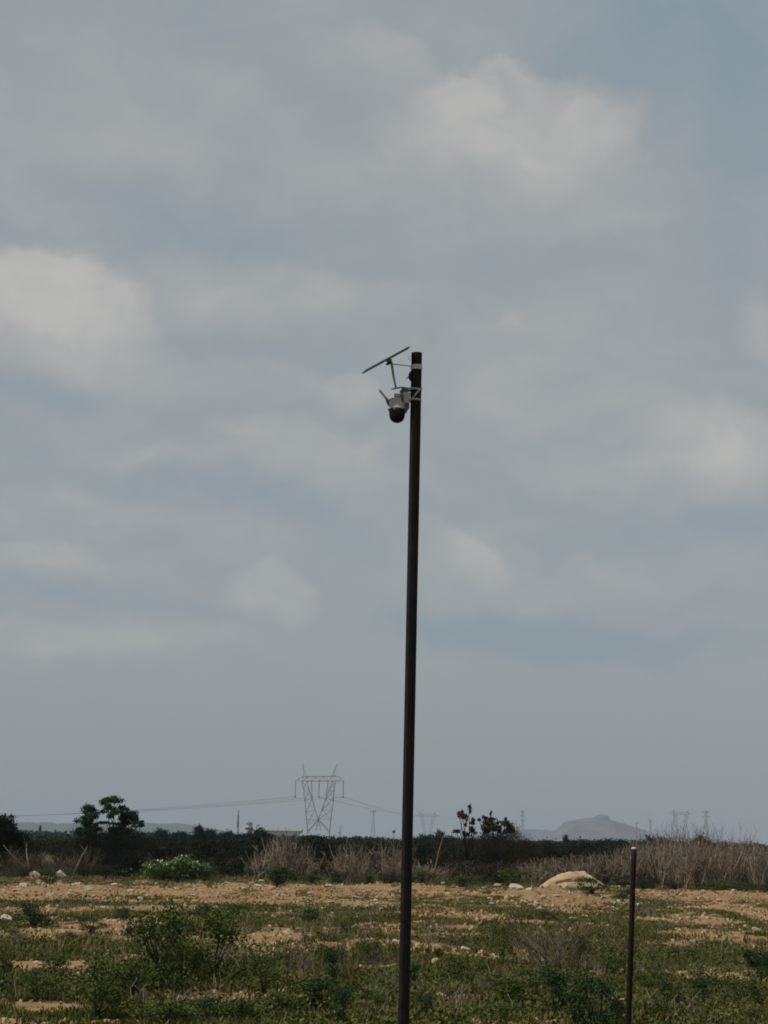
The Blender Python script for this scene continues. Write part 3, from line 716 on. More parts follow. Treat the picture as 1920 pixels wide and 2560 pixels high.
DN = [proto(dry_proto('dry_bush', MAT['drynear'], 42, 120+i, rad=.0050, lean=1.0, base=.34, sub=7)) for i in range(2)]
DPK = [proto(dry_proto('dry_tuft', MAT['drypink'], 110, 130, rad=.006, lean=1.0, base=.3, sub=3))]
def place(protos, x, y, wx, h, z=None, wy=None):
    o = copy_tree(random.choice(protos))
    o.location = (x, y, float(gz(x, y)) if z is None else z); o.rotation_euler = (0, 0, random.uniform(0, 6.28)); o.scale = (wx, wy or wx, h)
    return o
random.seed(99)
# foreground shrubs: centre column, base row, width, height in photo pixels
NEAR = [(SH, 400, 2475, 190, 195), (SH, 455, 2455, 150, 160), (SH, 535, 2450, 170, 165), (SH, 240, 2535, 150, 150), (SH, 340, 2495, 130, 95), (SD, 80, 2316, 110, 56), (SH, 5, 2480, 70, 95),
 (SD, 307, 2298, 54, 28), (SH, 660, 2482, 130, 105), (SD, 785, 2535, 130, 85), (SD, 855, 2568, 90, 95), (SD, 832, 2462, 60, 90), (SH, 420, 2575, 190, 75), (SH, 130, 2450, 110, 70),
 (SD, 690, 2226, 80, 52), (SD, 121, 2220, 50, 30), (SH, 600, 2560, 130, 70), (SH, 90, 2500, 100, 60), (SH, 700, 2540, 110, 60), (SD, 230, 2330, 90, 34), (SH, 940, 2545, 80, 60),
 (SH, 1255, 2387, 66, 74), (SD, 1368, 2308, 46, 24), (SH, 1170, 2458, 120, 60), (SH, 1265, 2513, 140, 80), (SD, 1388, 2532, 120, 108), (SD, 1497, 2580, 150, 125), (SD, 1435, 2560, 70, 90),
 (SH, 1530, 2443, 110, 66), (SD, 1672, 2512, 95, 62), (SD, 1762, 2512, 90, 70), (SH, 1650, 2556, 90, 60), (SD, 1882, 2412, 100, 44), (SD, 1912, 2455, 60, 75), (SH, 1862, 2512, 100, 66), (SH, 1250, 2556, 130, 58),
 (SO, 1447, 2412, 70, 66), (SO, 1093, 2392, 28, 22), (SD, 1030, 2462, 46, 55), (SH, 1330, 2470, 120, 60), (SD, 1060, 2545, 60, 60), (SH, 1780, 2455, 120, 46), (SH, 1620, 2462, 90, 40), (SH, 1700, 2395, 90, 30), (SH, 1130, 2420, 70, 36), (SD, 520, 2555, 120, 60), (SH, 1900, 2560, 90, 50),
 (SD, 40, 2345, 70, 26), (SH, 170, 2352, 80, 26), (SD, 590, 2290, 60, 26), (SD, 770, 2300, 60, 28), (SH, 870, 2330, 90, 36), (SH, 930, 2400, 90, 46), (SH, 720, 2400, 70, 40), (SD, 1480, 2240, 90, 34), (SD, 1560, 2250, 60, 24), (SD, 505, 2290, 70, 28)]
for pr_, px, py, wpx, hpx in NEAR:
    g = gr(px, py); o = place(pr_, g.x, g.y, wpx*g.y/FPX*1.12, hpx*g.y/FPX*1.15)
    row = 'far sandy strip' if py < 2262 else ('middle field' if py < 2400 else 'foreground weeds')
    o['category'] = 'shrub'; o['group'] = 'green shrubs on the field'
    reg(o, px, 'green shrub', row+', '+zone(px))
DRY = [(DN, 1390, 2425, 210, 125), (DN, 1330, 2400, 130, 95), (DN, 1460, 2440, 120, 90), (DPK, 530, 2412, 110, 66), (DN, 760, 2440, 150, 90), (DN, 840, 2455, 110, 80), (DN, 1210, 2480, 70, 60), (DN, 930, 2440, 90, 90), (DN, 1120, 2370, 60, 60), (DN, 1640, 2440, 70, 60), (DN, 1570, 2390, 80, 60), (DN, 1740, 2540, 40, 75)]
for pr_, px, py, wpx, hpx in DRY:
    g = gr(px, py); o = place(pr_, g.x, g.y, wpx*g.y/FPX*.9, hpx*g.y/FPX)
    o['category'] = 'dry bush'; o['group'] = 'dry leafless plants on the field'
    if pr_ is DPK: o['label'] = 'pinkish dry tuft between the two largest leafy shrubs'
    else: reg(o, px, 'leafless grey-brown plant', 'field, '+zone(px))

# the brush strip, 70 to 80 m away: centre column, top row, width (px), distance
BR = []
def strip(protos, px, ptop, wpx, D, what, where, wy=None, cat='bush', grp='bushes in the brush strip'):
    p = at(px, ptop, D); g_ = -.05; p.z *= random.uniform(1.0, 1.08)
    o = place(protos, p.x, D, wpx*D/FPX, p.z-g_, g_, wy or min(wpx*D/FPX, 3.0)); o['category'] = cat; o['group'] = grp
    o.rotation_euler = (0, 0, random.choice((0, math.pi))+random.uniform(-.3, .3))
    reg(o, px, what, where); return o
dkw = 'dark green bush'; where_l = 'brush strip, left of tall pole'; where_r = 'brush strip, between tall pole and thin post'; where_rr = 'brush strip, right of thin post'
def wz(px): return where_l if px < 1015 else (where_r if px < 1578 else where_rr)
for px, pt, wd, D in [(-25, 2060, 120, 79), (40, 2082, 90, 80)]: strip(SK, px, pt, wd, D, dkw, wz(px))
for px, pt, wd, D in [(95, 2094, 110, 78), (150, 2094, 110, 78), (195, 2096, 90, 77), (60, 2130, 130, 75.5)]: strip(SO, px, pt, wd, D, 'olive bush', wz(px))
for px, pt, wd, D in [(245, 2076, 130, 77), (310, 2084, 140, 77), (370, 2090, 130, 78), (430, 2098, 140, 77), (500, 2100, 140, 77), (570, 2098, 140, 77), (470, 2125, 120, 75), (640, 2102, 140, 79), (250, 2120, 110, 75), (330, 2120, 120, 75), (560, 2130, 110, 75)]:
    strip(SK, px, pt, wd, D, dkw, wz(px))
for px, pt, wd, D in [(700, 2094, 120, 80), (780, 2088, 120, 81), (850, 2094, 120, 81), (920, 2096, 120, 81), (985, 2095, 110, 81)]: strip(SK, px, pt, wd, D, dkw, wz(px))
for px, pt, wd, D in [(1060, 2100, 120, 80), (1120, 2102, 120, 79), (1175, 2090, 110, 78), (1215, 2074, 90, 77.2), (1250, 2078, 100, 77), (1285, 2070, 70, 77), (1310, 2088, 90, 78), (1330, 2105, 80, 78)]: strip(SQ if px > 1100 else SK, px, pt, wd, D, 'olive bush' if px > 1100 else dkw, wz(px))
for px, pt, wd, D in [(1210, 2150, 100, 75), (1150, 2150, 100, 75.5), (1280, 2150, 90, 75.5)]: strip(SB, px, pt, wd, D, 'brown bush', wz(px))
for px, pt, wd, D in [(1370, 2110, 120, 81), (1430, 2112, 120, 81), (1490, 2112, 120, 81), (1550, 2108, 120, 81)]: strip(SK, px, pt, wd, D, dkw, wz(px))
for px, pt, wd, D in [(1610, 2104, 120, 81), (1670, 2100, 120, 81), (1730, 2098, 120, 80), (1790, 2106, 120, 80), (1850, 2108, 120, 80), (1910, 2110, 120, 80)]: strip(SB, px, pt, wd, D, 'brown bush', wz(px))
for px, pt, wd, D in [(232, 2064, 70, 75.8), (262, 2076, 80, 75.6), (300, 2070, 80, 75.8), (335, 2078, 80, 75.6), (205, 2092, 70, 75.6)]: strip(SK, px, pt, wd, D, dkw, wz(px))
# dry stems
for px, pt, wd, D in [(30, 2130, 90, 74), (80, 2120, 100, 74.5), (150, 2140, 90, 74), (210, 2120, 80, 73.5), (20, 2150, 90, 73), (110, 2150, 100, 73)]:
    strip(DK, px, pt, wd, D, 'leafless brown bush', wz(px), cat='dry bush', grp='dry leafless bushes in the brush strip')
for px, pt, wd, D in [(690, 2088, 90, 76), (720, 2086, 80, 75), (765, 2110, 90, 75), (860, 2110, 90, 75), (905, 2105, 80, 75), (985, 2100, 90, 75), (880, 2140, 100, 73.5), (655, 2125, 90, 75), (985, 2140, 70, 74),
    (1040, 2150, 110, 74), (1085, 2165, 90, 74)]:
    strip(DR, px, pt, wd, D, 'leafless grey-brown bush', wz(px), cat='dry bush', grp='dry leafless bushes in the brush strip')
for i in range(56):
    px = 1318+i*11.4+random.uniform(-5, 5)
    pt = np.interp(px, [1300, 1400, 1540, 1600, 1700, 1790, 1850, 1920], [2140, 2148, 2128, 2104, 2098, 2102, 2106, 2112])+random.uniform(-3, 12)
    D = random.uniform(74, 78) if px > 1540 else random.uniform(74, 76)
    strip(DR if px > 1560 or random.random() < .6 else DK, px, pt, random.uniform(70, 110), D, 'leafless grey-brown bush', wz(px), cat='dry bush', grp='dry leafless bushes in the brush strip')
for px, pt in [(1680, 2056), (1710, 2062), (1745, 2068), (1790, 2066), (1830, 2076), (1660, 2076)]:
    strip(DN, px, pt, 90, 79, 'tallest sparse bare bush', wz(px), cat='dry bush', grp='dry leafless bushes in the brush strip')
# green skirt of small bushes at the foot of the brush
for i in range(44):
    px = -20+i*45+random.uniform(-14, 14); pb = 2194+px*.0185+random.uniform(-4, 6)+ (6 if px > 1100 else 0)
    if 1325 < px < 1535: pb = 2212; 
    g = gr(px, pb); hp = random.uniform(20, 42)
    o = place(random.choice([SD, SO, SH]), g.x, g.y, random.uniform(50, 95)*g.y/FPX, hp*g.y/FPX); o['category'] = 'shrub'; o['group'] = 'low green bushes along the foot of the brush'
    reg(o, px, 'low green bush', 'foot of brush, '+zone(px))

# leaning bare trunks on the left
for (a, b_, w_, lab) in [((88, 2178), (8, 2112), 4.5, 'long pale bare stem leaning left in front of the leftmost dark bush'), ((176, 2188), (218, 2118), 7, 'stout pale bare trunk leaning right below the clumpy tall tree'),
                     ((74, 2165), (66, 2105), 4, 'thin upright bare stem near the left edge'), ((100, 2170), (112, 2128), 3.5, 'short forked bare stem left of the stout leaning trunk'), ((1075, 2165), (1110, 2085), 3, 'thin straight bare stem leaning right, just right of the tall pole')]:
    D = 73.0; A = at(*a, D); A.z = -.05; B = at(*b_, D+.6); k = w_*D/FPX/2
    mb = MB(); mb.tube([A, A.lerp(B, .35)+Vector((.02, 0, .03)), A.lerp(B, .7)+Vector((-.02, 0, 0)), B], [k*1.2, k, k*.8, k*.4], 7)
    for i in range(5):
        p = A.lerp(B, random.uniform(.4, .95)); mb.tube([p, p+Vector((random.gauss(0, .2), random.gauss(0, .15), random.uniform(.1, .4)))], [k*.4, k*.15], 4)
    tag(mb.build('bare_stem', MAT['drynear'], smooth=True), lab, 'dead stem', 'leaning bare stems in the brush')

# trees with separate leaf clumps
def clump_tree(name, label, D, base_px, clumps, m, bark, leaf=.075, dens=1150, limbr=.024):
    b0 = at(base_px, 2190, D); root = empty(name, (b0.x, D, 0)); tag(root, label, 'tree')
    mb = MB(); tr = MB(); s = D/FPX
    hub = Vector((b0.x, D, .9)); tr.tube([(b0.x, D, -.1), hub], [limbr*2, limbr*1.5], 8)
    for (px, py, rx, ry) in clumps:
        c = at(px, py, D)+Vector((0, random.uniform(-.5, .5), 0))
        k = max(1, int(dens*rx*ry/150))
        nsub = max(3, int(rx*ry/16))
        for j in range(nsub):
            o_ = Vector((random.gauss(0, rx*.62*s), random.gauss(0, rx*.5*s), random.gauss(0, ry*.62*s)))
            P = RNG.normal(size=(max(10, k//nsub), 3))*np.array([rx*.42*s, rx*.42*s, ry*.38*s])+np.array(c+o_)
            mb.leaves(P, leaf, .55)
        mid_ = hub.lerp(c, .55)+Vector((random.gauss(0, .08), random.gauss(0, .1), -.05)); mid_.z = max(mid_.z, .9)
        tr.tube([hub, mid_, c, c+Vector((random.gauss(0, .05), 0, ry*s*.6))], [limbr, limbr*.7, limbr*.45, limbr*.15], 6)
    on(root, mb, 'crown', m); on(root, tr, 'trunk', bark, smooth=True)
    return root
random.seed(4)
clump_tree('broadleaf_tree', 'rounded dark tree cut by the left edge of the view', 77.5, -15,
    [(a+random.uniform(-4, 4), b, 12, 9) for a in range(-90, 52, 13) for b in range(2050, 2150, 13) if b > 2046+max(0, a-5)**2*.030+max(0, -50-a)*.5], MAT['leafdark'], MAT['bark'], dens=900)
random.seed(5)
clump_tree('broadleaf_tree', 'tallest clumpy broadleaf tree with open gaps in its crown, at left', 76, 285,
    [(283, 2003, 17, 7), (262, 2010, 9, 7), (270, 2018, 11, 6), (285, 2027, 9, 8), (270, 2034, 10, 6), (304, 2019, 7, 6), (313, 2026, 9, 5), (301, 2044, 8, 9), (322, 2043, 16, 7), (340, 2038, 13, 6), (316, 2053, 14, 6), (270, 2058, 13, 4), (348, 2064, 12, 4), (357, 2056, 7, 4), (296, 2060, 5, 5), (286, 2078, 12, 8), (320, 2076, 13, 7)], MAT['leafdeep'], MAT['bark'])
clump_tree('broadleaf_tree', 'smaller dark clumpy tree beside the left of the tallest clumpy tree', 76.5, 225,
    [(226, 2025, 15, 9), (218, 2036, 8, 6), (209, 2052, 12, 8), (235, 2043, 13, 7), (222, 2062, 10, 5), (242, 2070, 10, 8), (212, 2075, 14, 8), (199, 2082, 8, 5), (226, 2080, 12, 8)], MAT['leafdeep'], MAT['bark'])
clump_tree('sparse_tree', 'thin sparse tree with pinkish brown bare stems, right of the tall pole', 76, 1170,
    [(1158, 2028, 5, 9), (1155, 2040, 8, 7), (1146, 2040, 5, 4), (1173, 2024, 4, 9), (1180, 2055, 6, 6), (1177, 2072, 6, 6), (1166, 2055, 3, 7), (1143, 2080, 9, 4), (1162, 2084, 8, 6), (1183, 2080, 5, 5)], MAT['leafbrown'], MAT['bark'], dens=800, limbr=.02)
clump_tree('sparse_tree', 'wide ragged small tree right of the thin sparse tree', 75.5, 1245,
    [(1212, 2044, 5, 5), (1224, 2060, 14, 7), (1211, 2072, 8, 9), (1228, 2046, 3, 8), (1226, 2034, 2, 4), (1232, 2066, 10, 5), (1245, 2075, 8, 8), (1262, 2056, 6, 5), (1272, 2064, 10, 9), (1266, 2048, 3, 6), (1278, 2078, 10, 8), (1198, 2050, 3, 3), (1246, 2055, 5, 3)], MAT['leafolive'], MAT['bark'], dens=900, limbr=.02)

# dark trees farther back
random.seed(21)
for px, pt, wd, D in [(404, 2069, 60, 150), (447, 2075, 50, 150), (498, 2062, 44, 140), (520, 2071, 50, 145), (570, 2079, 50, 170), (605, 2083, 60, 150), (646, 2071, 60, 130), (668, 2082, 50, 132), (470, 2082, 90, 155), (545, 2085, 90, 150), (625, 2088, 90, 130), (700, 2092, 90, 140),
     (350, 2078, 90, 140), (891, 2089, 46, 150), (781, 2089, 90, 150), (840, 2096, 90, 150), (940, 2096, 80, 150), (1058, 2083, 50, 130), (1035, 2092, 60, 130), (1100, 2072, 40, 120), (1085, 2086, 70, 125), (1130, 2088, 70, 125), (1180, 2092, 90, 130), (1240, 2092, 90, 130), (1330, 2100, 70, 140), (1363, 2098, 44, 140), (1414, 2088, 22, 150), (1450, 2096, 100, 150), (1510, 2096, 90, 150), (1545, 2095, 70, 150), (1390, 2104, 90, 150),
     (1625, 2092, 50, 110), (1600, 2100, 70, 120), (1660, 2099, 70, 120), (1755, 2091, 50, 110), (1735, 2097, 60, 115), (1700, 2100, 70, 120), (1800, 2104, 90, 120), (1880, 2106, 90, 120), (130, 2094, 120, 160), (60, 2092, 80, 170), (195, 2092, 80, 150), (115, 2083, 50, 600), (101, 2063, 9, 600)]:
    c = at(px, pt, D); h = (max(c.z, .8)+.05)*random.uniform(1.0, 1.09)
    if D == 600 and wd < 20:
        o = place(ST, c.x, D, wd*D/FPX, 9*D/FPX, c.z-9*D/FPX); 
        o.scale[2] = h; o.location.z = -.05
    else: o = place(ST, c.x, D, wd*D/FPX*1.2, h, -.05, min(wd*D/FPX, 4))
    o['category'] = 'tree'; o['group'] = 'dark trees beyond the brush'
    reg(o, px, 'dark blue-green tree', 'beyond the brush, '+zone(px))
# far-off wood as one mass
mb = MB()
for D, n_ in ((190, 120), (260, 120), (380, 110), (560, 100)):
    hw = .26*D
    for i in range(n_):
        x = -hw+2*hw*(i+random.random())/n_; hh = random.uniform(.75, 1.05)*(1.55+.0012*(D-190)); r_ = random.uniform(.8, 1.6)*D/200
        n2_ = 110
        P = RNG.normal(size=(n2_, 3))*np.array([r_*.5, r_*.5, hh*.26])+np.array([x, D+random.uniform(-8, 8), hh*.55])
        P[:, 2] = np.clip(P[:, 2], .02, hh*1.05)
        mb.leaves(P, .28*D/190, .6)
fw = mb.build('distant_wood', MAT['leafteal']); tag(fw, 'thin dark line of far-off scrub woodland along the horizon', 'woodland', kind='stuff')

# ------------------------------------------------------------------ stones
def rock_mesh(seed, sub=2, flat=.6, jag=.28):
    import bmesh
    bm = bmesh.new(); bmesh.ops.create_icosphere(bm, subdivisions=sub, radius=.5)
    rs = np.random.default_rng(seed); planes = rs.normal(size=(13, 3)); planes /= np.linalg.norm(planes, axis=1)[:, None]; dd = rs.uniform(.22, .44, 13)
    for v in bm.verts:
        p = np.array(v.co)
        for n_, d_ in zip(planes, dd):
            k = p@n_-d_
            if k > 0: p = p-n_*k*.97
        p = p*(1+rs.normal()*.04); v.co = (p[0], p[1], p[2]*flat)
    me = bpy.data.meshes.new('stone'); bm.to_mesh(me); bm.free()
    a_ = me.attributes.new('rnd', 'FLOAT', 'POINT'); return me
random.seed(31)
rocks = []
for i in range(6):
    me = rock_mesh(200+i); me.materials.append(MAT['stone']); rocks.append(me)
rt = []
for i in range(4):
    me = rock_mesh(300+i); me.materials.append(MAT['stonetan']); rt.append(me)
STONES = [(1061,2206,24,11,0),(1108,2217,15,9,0),(1162,2219,14,9,0),(1206,2236,20,13,0),(1290,2238,36,24,0),(1325,2240,26,15,0),(1160,2376,28,19,0),(1209,2384,30,15,1),(1128,2370,20,8,0),(1047,2370,28,18,1),(1093,2410,32,20,1),
 (966,2378,14,7,0),(989,2358,14,14,0),(1102,2484,24,13,0),(1229,2496,10,7,0),(1733,2540,20,16,0),(1892,2331,22,10,0),(1545,2341,12,6,0),(1498,2351,18,7,0),(1545,2382,16,7,0),(1463,2293,20,9,0),(1432,2300,18,7,0),(1351,2273,20,11,0),(1371,2297,12,6,0),
 (1600,2262,14,11,0),(1547,2252,14,10,0),(1538,2260,12,10,0),(1556,2264,16,9,0),(1529,2266,14,8,0),(1572,2256,12,8,0),(1205,2414,16,7,0),(87,2200,38,20,0),(150,2208,30,24,0),(17,2304,32,24,0),(197,2212,36,11,0),(290,2215,32,9,0),(174,2240,20,13,0),(437,2221,24,9,0),
 (567,2217,18,13,0),(654,2210,14,12,0),(816,2221,26,11,0),(23,2348,24,9,0),(5,2371,20,10,0),(126,2376,14,8,0),(269,2388,16,24,1),(92,2405,26,12,0),(140,2412,30,13,0),(585,2306,28,9,0),(715,2326,14,10,0),(417,2461,8,11,0),(648,2513,11,8,0),(938,2463,15,11,0),
 (509,2284,11,8,0),(257,2271,13,9,0),(541,2273,14,11,0),(683,2291,11,10,0),(1250,2244,18,10,1),(1270,2252,24,12,1),(1310,2256,22,12,0),(1340,2258,20,12,0),(1225,2250,14,8,0),(1360,2250,18,10,1),(1385,2262,16,8,0),(1395,2246,20,12,1),(1420,2252,16,10,1),(62,2224,24,14,0),(110,2226,22,14,1),(100,2212,20,14,0),
 (127,2240,16,12,0),(40,2232,20,10,0),(225,2232,24,12,0),(330,2228,20,9,0),(350,2245,18,8,0),(480,2238,16,8,0),(610,2232,18,8,0),(740,2226,16,8,0),(775,2240,18,8,0),(905,2226,22,10,1),(940,2252,12,8,0),(1025,2244,18,10,0),(1120,2242,14,8,0),(1180,2256,12,7,0),(953,2270,10,9,0),(1075,2300,12,6,0),(610,2282,10,6,0),(830,2290,11,6,0),(390,2262,10,6,0),(60,2290,14,7,0),
 (1648,2252,16,9,0),(1700,2300,12,6,0),(1600,2300,10,6,0),(1790,2388,10,5,0),(1684,2352,11,6,0),(1850,2440,12,6,0),(1740,2430,9,5,0),(1640,2370,9,5,0),(1250,2330,9,5,0),(1180,2335,9,5,0),(1320,2350,9,5,0),(1440,2470,10,6,0),(1130,2552,14,8,0),(1590,2520,10,6,0),(1820,2372,12,5,0)]
for i in range(46):
    py = random.choice([random.uniform(2225, 2262)]*3+[random.uniform(2262, 2460)]*2); px = random.uniform(10, 1910)
    if py > 2300 and (300 < px < 640): continue
    STONES.append((px, py, random.uniform(7, 15), random.uniform(4, 8), int(random.random() < .4)))
for i in range(60):                  # rubble of the far strip
    px = random.choice([random.uniform(0, 1000), random.uniform(1180, 1420), random.uniform(0, 1915)]); STONES.append((px, random.uniform(2206, 2258)+(px-960)*.006, random.uniform(8, 22), random.uniform(5, 11), int(random.random() < .75)))
for (px, py, wd, hh, tan) in STONES:
    g = gr(px, py); me = random.choice(rt if tan else rocks)
    o = bpy.data.objects.new('stone', me); S.collection.objects.link(o)
    s_ = g.y/FPX; o.scale = (wd*s_*1.28, wd*s_*random.uniform(.7, 1.1), hh*s_*2.1); o.location = (g.x, g.y, float(gz(g.x, g.y))+hh*s_*.35)
    o.rotation_euler = (random.uniform(-.2, .2), random.uniform(-.2, .2), random.uniform(-.4, .4))
    row = 'far sandy strip' if py < 2262 else ('middle field' if py < 2400 else 'foreground weeds')
    o['category'] = 'stone'; o['group'] = 'pale stones scattered over the field'; reg(o, px, 'tan stone' if tan else 'pale stone', row+', '+zone(px))
g = gr(321, 2325); me = rock_mesh(411); me.materials.append(MAT['stoneblue']); o = bpy.data.objects.new('stone', me); S.collection.objects.link(o)
o.scale = (.18, .15, .22); o.location = (g.x, g.y, float(gz(g.x, g.y))+.06); tag(o, 'bluish grey stone at the right end of the reddish bare patch, left field', 'stone')
for (px, py, wd, hh, lab) in [(1548, 2224, 100, 14, 'long flat pale slab lying beside the boulder, crossing behind the thin post'), (1862, 2233, 46, 9, 'thin flat pale slab at the foot of the brush near the right edge')]:
    g = gr(px, py); me = rock_mesh(int(px), 3, .6); me.materials.append(MAT['stone']); o = bpy.data.objects.new('stone_slab', me); S.collection.objects.link(o)
    s_ = g.y/FPX; o.scale = (wd*s_*1.1, .6, hh*s_*1.8); o.location = (g.x, g.y, float(gz(g.x, g.y))+.02); o.rotation_euler = (0, -.06, .1); tag(o, lab, 'stone')
g = gr(967, 2268); me = rock_mesh(77, 1, .7); me.materials.append(MAT['brick']); o = bpy.data.objects.new('brick_fragment', me); S.collection.objects.link(o)
o.scale = (.11, .09, .12); o.location = (g.x, g.y, float(gz(g.x, g.y))+.03); tag(o, 'small orange red fragment on the ground just left of the tall pole', 'brick')
# the big boulder: a long smooth hump, steep at the left, tapering right
g = gr(1415, 2222); DB = g.y
import bmesh
bm = bmesh.new(); bmesh.ops.create_icosphere(bm, subdivisions=5, radius=1)
s_ = DB/FPX; zt = at(1430, 2182, DB).z
crest = [(1343, 0), (1352, .18), (1370, .5), (1390, .76), (1412, .95), (1438, 1.0), (1462, .93), (1478, .76), (1495, .55), (1512, .28), (1524, 0)]
X0 = at(1434, 2222, DB).x
cxs = [at(a, 2222, DB).x-X0 for a, _ in crest]; chs = [h_*.98 for _, h_ in crest]
hw = (cxs[-1]-cxs[0])/2; cm = (cxs[-1]+cxs[0])/2
for v in bm.verts:
    x, y, z = v.co; X_ = cm+x*hw
    r_ = math.sqrt(max(1e-6, 1-x*x)); hc = np.interp(X_, cxs, chs)*(zt+.08)
    Y_ = (y/r_)*.62*(math.sqrt(max(0, 1-x*x)))**.8
    zn = z/r_
    nz = float(fbm(np.array(X_*1.9+9), np.array(Y_*1.9+zn*1.3+4), 63, 4))-.5
    nz2 = float(fbm(np.array(X_*6+9), np.array(Y_*4+zn*5+4), 67, 3))-.5
    # undercut of the near face below a ledge that falls from right to left
    led = .0
    if y < 0 and zn > 0: led = .11*max(0, 1-abs(zn-.45)/.3)*(1 if -.5 < x < .45 else .2)
    v.co = (X_+nz2*.05, Y_+led+nz*.3*abs(y), (zn*hc if zn > 0 else zn*.15)+(nz*.16+nz2*.10)*max(0, zn)*r_)
me = bpy.data.meshes.new('boulder'); bm.to_mesh(me); bm.free(); me.materials.append(MAT['boulder'])
me.attributes.new('rnd', 'FLOAT', 'POINT'); me.polygons.foreach_set('use_smooth', [True]*len(me.polygons))
o = bpy.data.objects.new('boulder', me); S.collection.objects.link(o); o.location = (X0, DB, -.02)
tag(o, 'large smooth humped tan boulder before the brush, left of the thin post', 'boulder')

# flowering shrub
random.seed(12)
g = gr(430, 2204); fs_ = empty('flowering_shrub', (g.x, g.y, 0)); tag(fs_, 'bright green shrub with whitish leaf tips at the foot of the dark brush, left', 'shrub')
mb = MB(); mf = MB(); ms = MB(); s_ = g.y/FPX
tips = [(367, 2163), (375, 2176), (384, 2168), (392, 2178), (403, 2158), (402, 2168), (418, 2165), (425, 2170), (440, 2157), (448, 2150), (452, 2162), (461, 2143), (465, 2158), (476, 2160), (486, 2166), (494, 2160), (503, 2168), (512, 2164), (518, 2172), (440, 2180), (450, 2182), (395, 2185), (372, 2190), (425, 2186), (480, 2180), (500, 2178), (410, 2176), (436, 2170)]
for (px, py) in tips:
    c = at(px, py, g.y)+Vector((0, random.uniform(-.5, .3), 0))
    mb.leaves(RNG.normal(size=(95, 3))*np.array([.12, .12, .08])+np.array(c)-np.array([0, 0, .05]), .11, .55)
    mf.leaves(RNG.normal(size=(9, 3))*np.array([.06, .05, .03])+np.array(c)+np.array([0, -.05, .06]), .085, .8)
    ms.tube([(g.x+(c.x-g.x)*.6, g.y, -.05), (g.x+(c.x-g.x)*.85, g.y, c.z*.5), c], [.015, .011, .005], 5)
P = RNG.normal(size=(1500, 3))*np.array([.62, .28, .13])+np.array([g.x, g.y, .26]); mb.leaves(P[P[:, 2] > 0], .10, .55)
on(fs_, mb, 'foliage', MAT['leafpale']); on(fs_, mf, 'blossom', MAT['blossom']); on(fs_, ms, 'stem', MAT['bark'])

# ------------------------------------------------------------------ ground cover: grass, weeds and pebbles (nobody could count them)
def scatter(n, y0, y1, keep, seed):
    r_ = np.random.default_rng(seed); y = y0*(y1/y0)**r_.random(n); x = (r_.random(n)*2-1)*(.205*y+.6)
    k = keep(x, y, r_); return x[k], y[k], r_
x, y, r_ = scatter(120000, 14, 80, lambda x, y, r: (r.random(len(x)) > bare(x, y)**.6*np.interp(y, [20, 50], [.97, .95])), 1)
n = len(x); z = gz(x, y)
clump = fbm(x/1.3+7, y/1.3+70, 91, 3); hgt = np.interp(y, [14, 30, 45, 60, 72, 80], [.075, .07, .055, .045, .08, .13])*(.35+1.5*np.clip(clump-.2, 0, 1))*(.5+r_.random(n))
V = []; Rn = []
base = fbm(x/.9+3, y/1.1+5, 95, 3)
for b_ in range(6):
    a = r_.random(n)*6.283; off = .045*r_.random(n); bx = x+np.cos(a)*off; by = y+np.sin(a)*off
    l = hgt*(.5+.9*r_.random(n)); la = r_.random(n)*6.283; lean = l*r_.random(n)*.9; wd = .005+.010*r_.random(n)+.0002*y
    wa = r_.random(n)*6.283
    p0 = np.stack([bx-np.cos(wa)*wd*.5, by-np.sin(wa)*wd*.5, z-.01], 1); p1 = np.stack([bx+np.cos(wa)*wd*.5, by+np.sin(wa)*wd*.5, z-.01], 1)
    p2 = np.stack([bx+np.cos(la)*lean*.5+np.cos(wa)*wd*.7, by+np.sin(la)*lean*.5+np.sin(wa)*wd*.7, z+l*.65], 1)
    p3 = np.stack([bx+np.cos(la)*lean, by+np.sin(la)*lean, z+l], 1)
    V.append(np.stack([p0, p1, p2, p3], 1).reshape(-1, 3)); Rn.append(np.repeat(np.clip(base*.9-.12+.45*r_.random(n)**1.5+np.interp(y, [18, 32, 62], [-.02, .08, .16]), 0, 1), 4))
V = np.concatenate(V); Rn = np.concatenate(Rn).astype(np.float32); nf = len(V)//4
gm2 = bpy.data.meshes.new('grass'); gm2.vertices.add(len(V)); gm2.vertices.foreach_set('co', V.ravel()); gm2.loops.add(nf*4); gm2.loops.foreach_set('vertex_index', np.arange(nf*4))
gm2.polygons.add(nf); gm2.polygons.foreach_set('loop_start', np.arange(0, nf*4, 4)); gm2.polygons.foreach_set('loop_total', np.full(nf, 4)); gm2.update()
a_ = gm2.attributes.new('rnd', 'FLOAT', 'POINT'); a_.data.foreach_set('value', Rn)
gm2.materials.append(MAT['grass']); go = bpy.data.objects.new('grass', gm2); S.collection.objects.link(go)
tag(go, 'low green and olive grass and weeds covering most of the field', 'grass', kind='stuff')
# broad-leaved weeds
x, y, r_ = scatter(8500, 15, 78, lambda x, y, r: (fbm(x/1.6+9, y/1.6+2, 99, 3) > .52) & (bare(x, y) < .5), 2)
mb = MB()
for X_, Y_, Z_ in zip(x, y, gz(x, y)):
    k = 34; rr_ = random.uniform(.06, .16); P = RNG.normal(size=(k, 3))*np.array([rr_, rr_, rr_*.45])+np.array([X_, Y_, Z_+rr_*.7]); mb.leaves(P, .045, .5, .6)
wo_ = mb.build('weeds', MAT['leafweed']); tag(wo_, 'darker leafy weed clumps spread through the grass', 'weeds', kind='stuff')
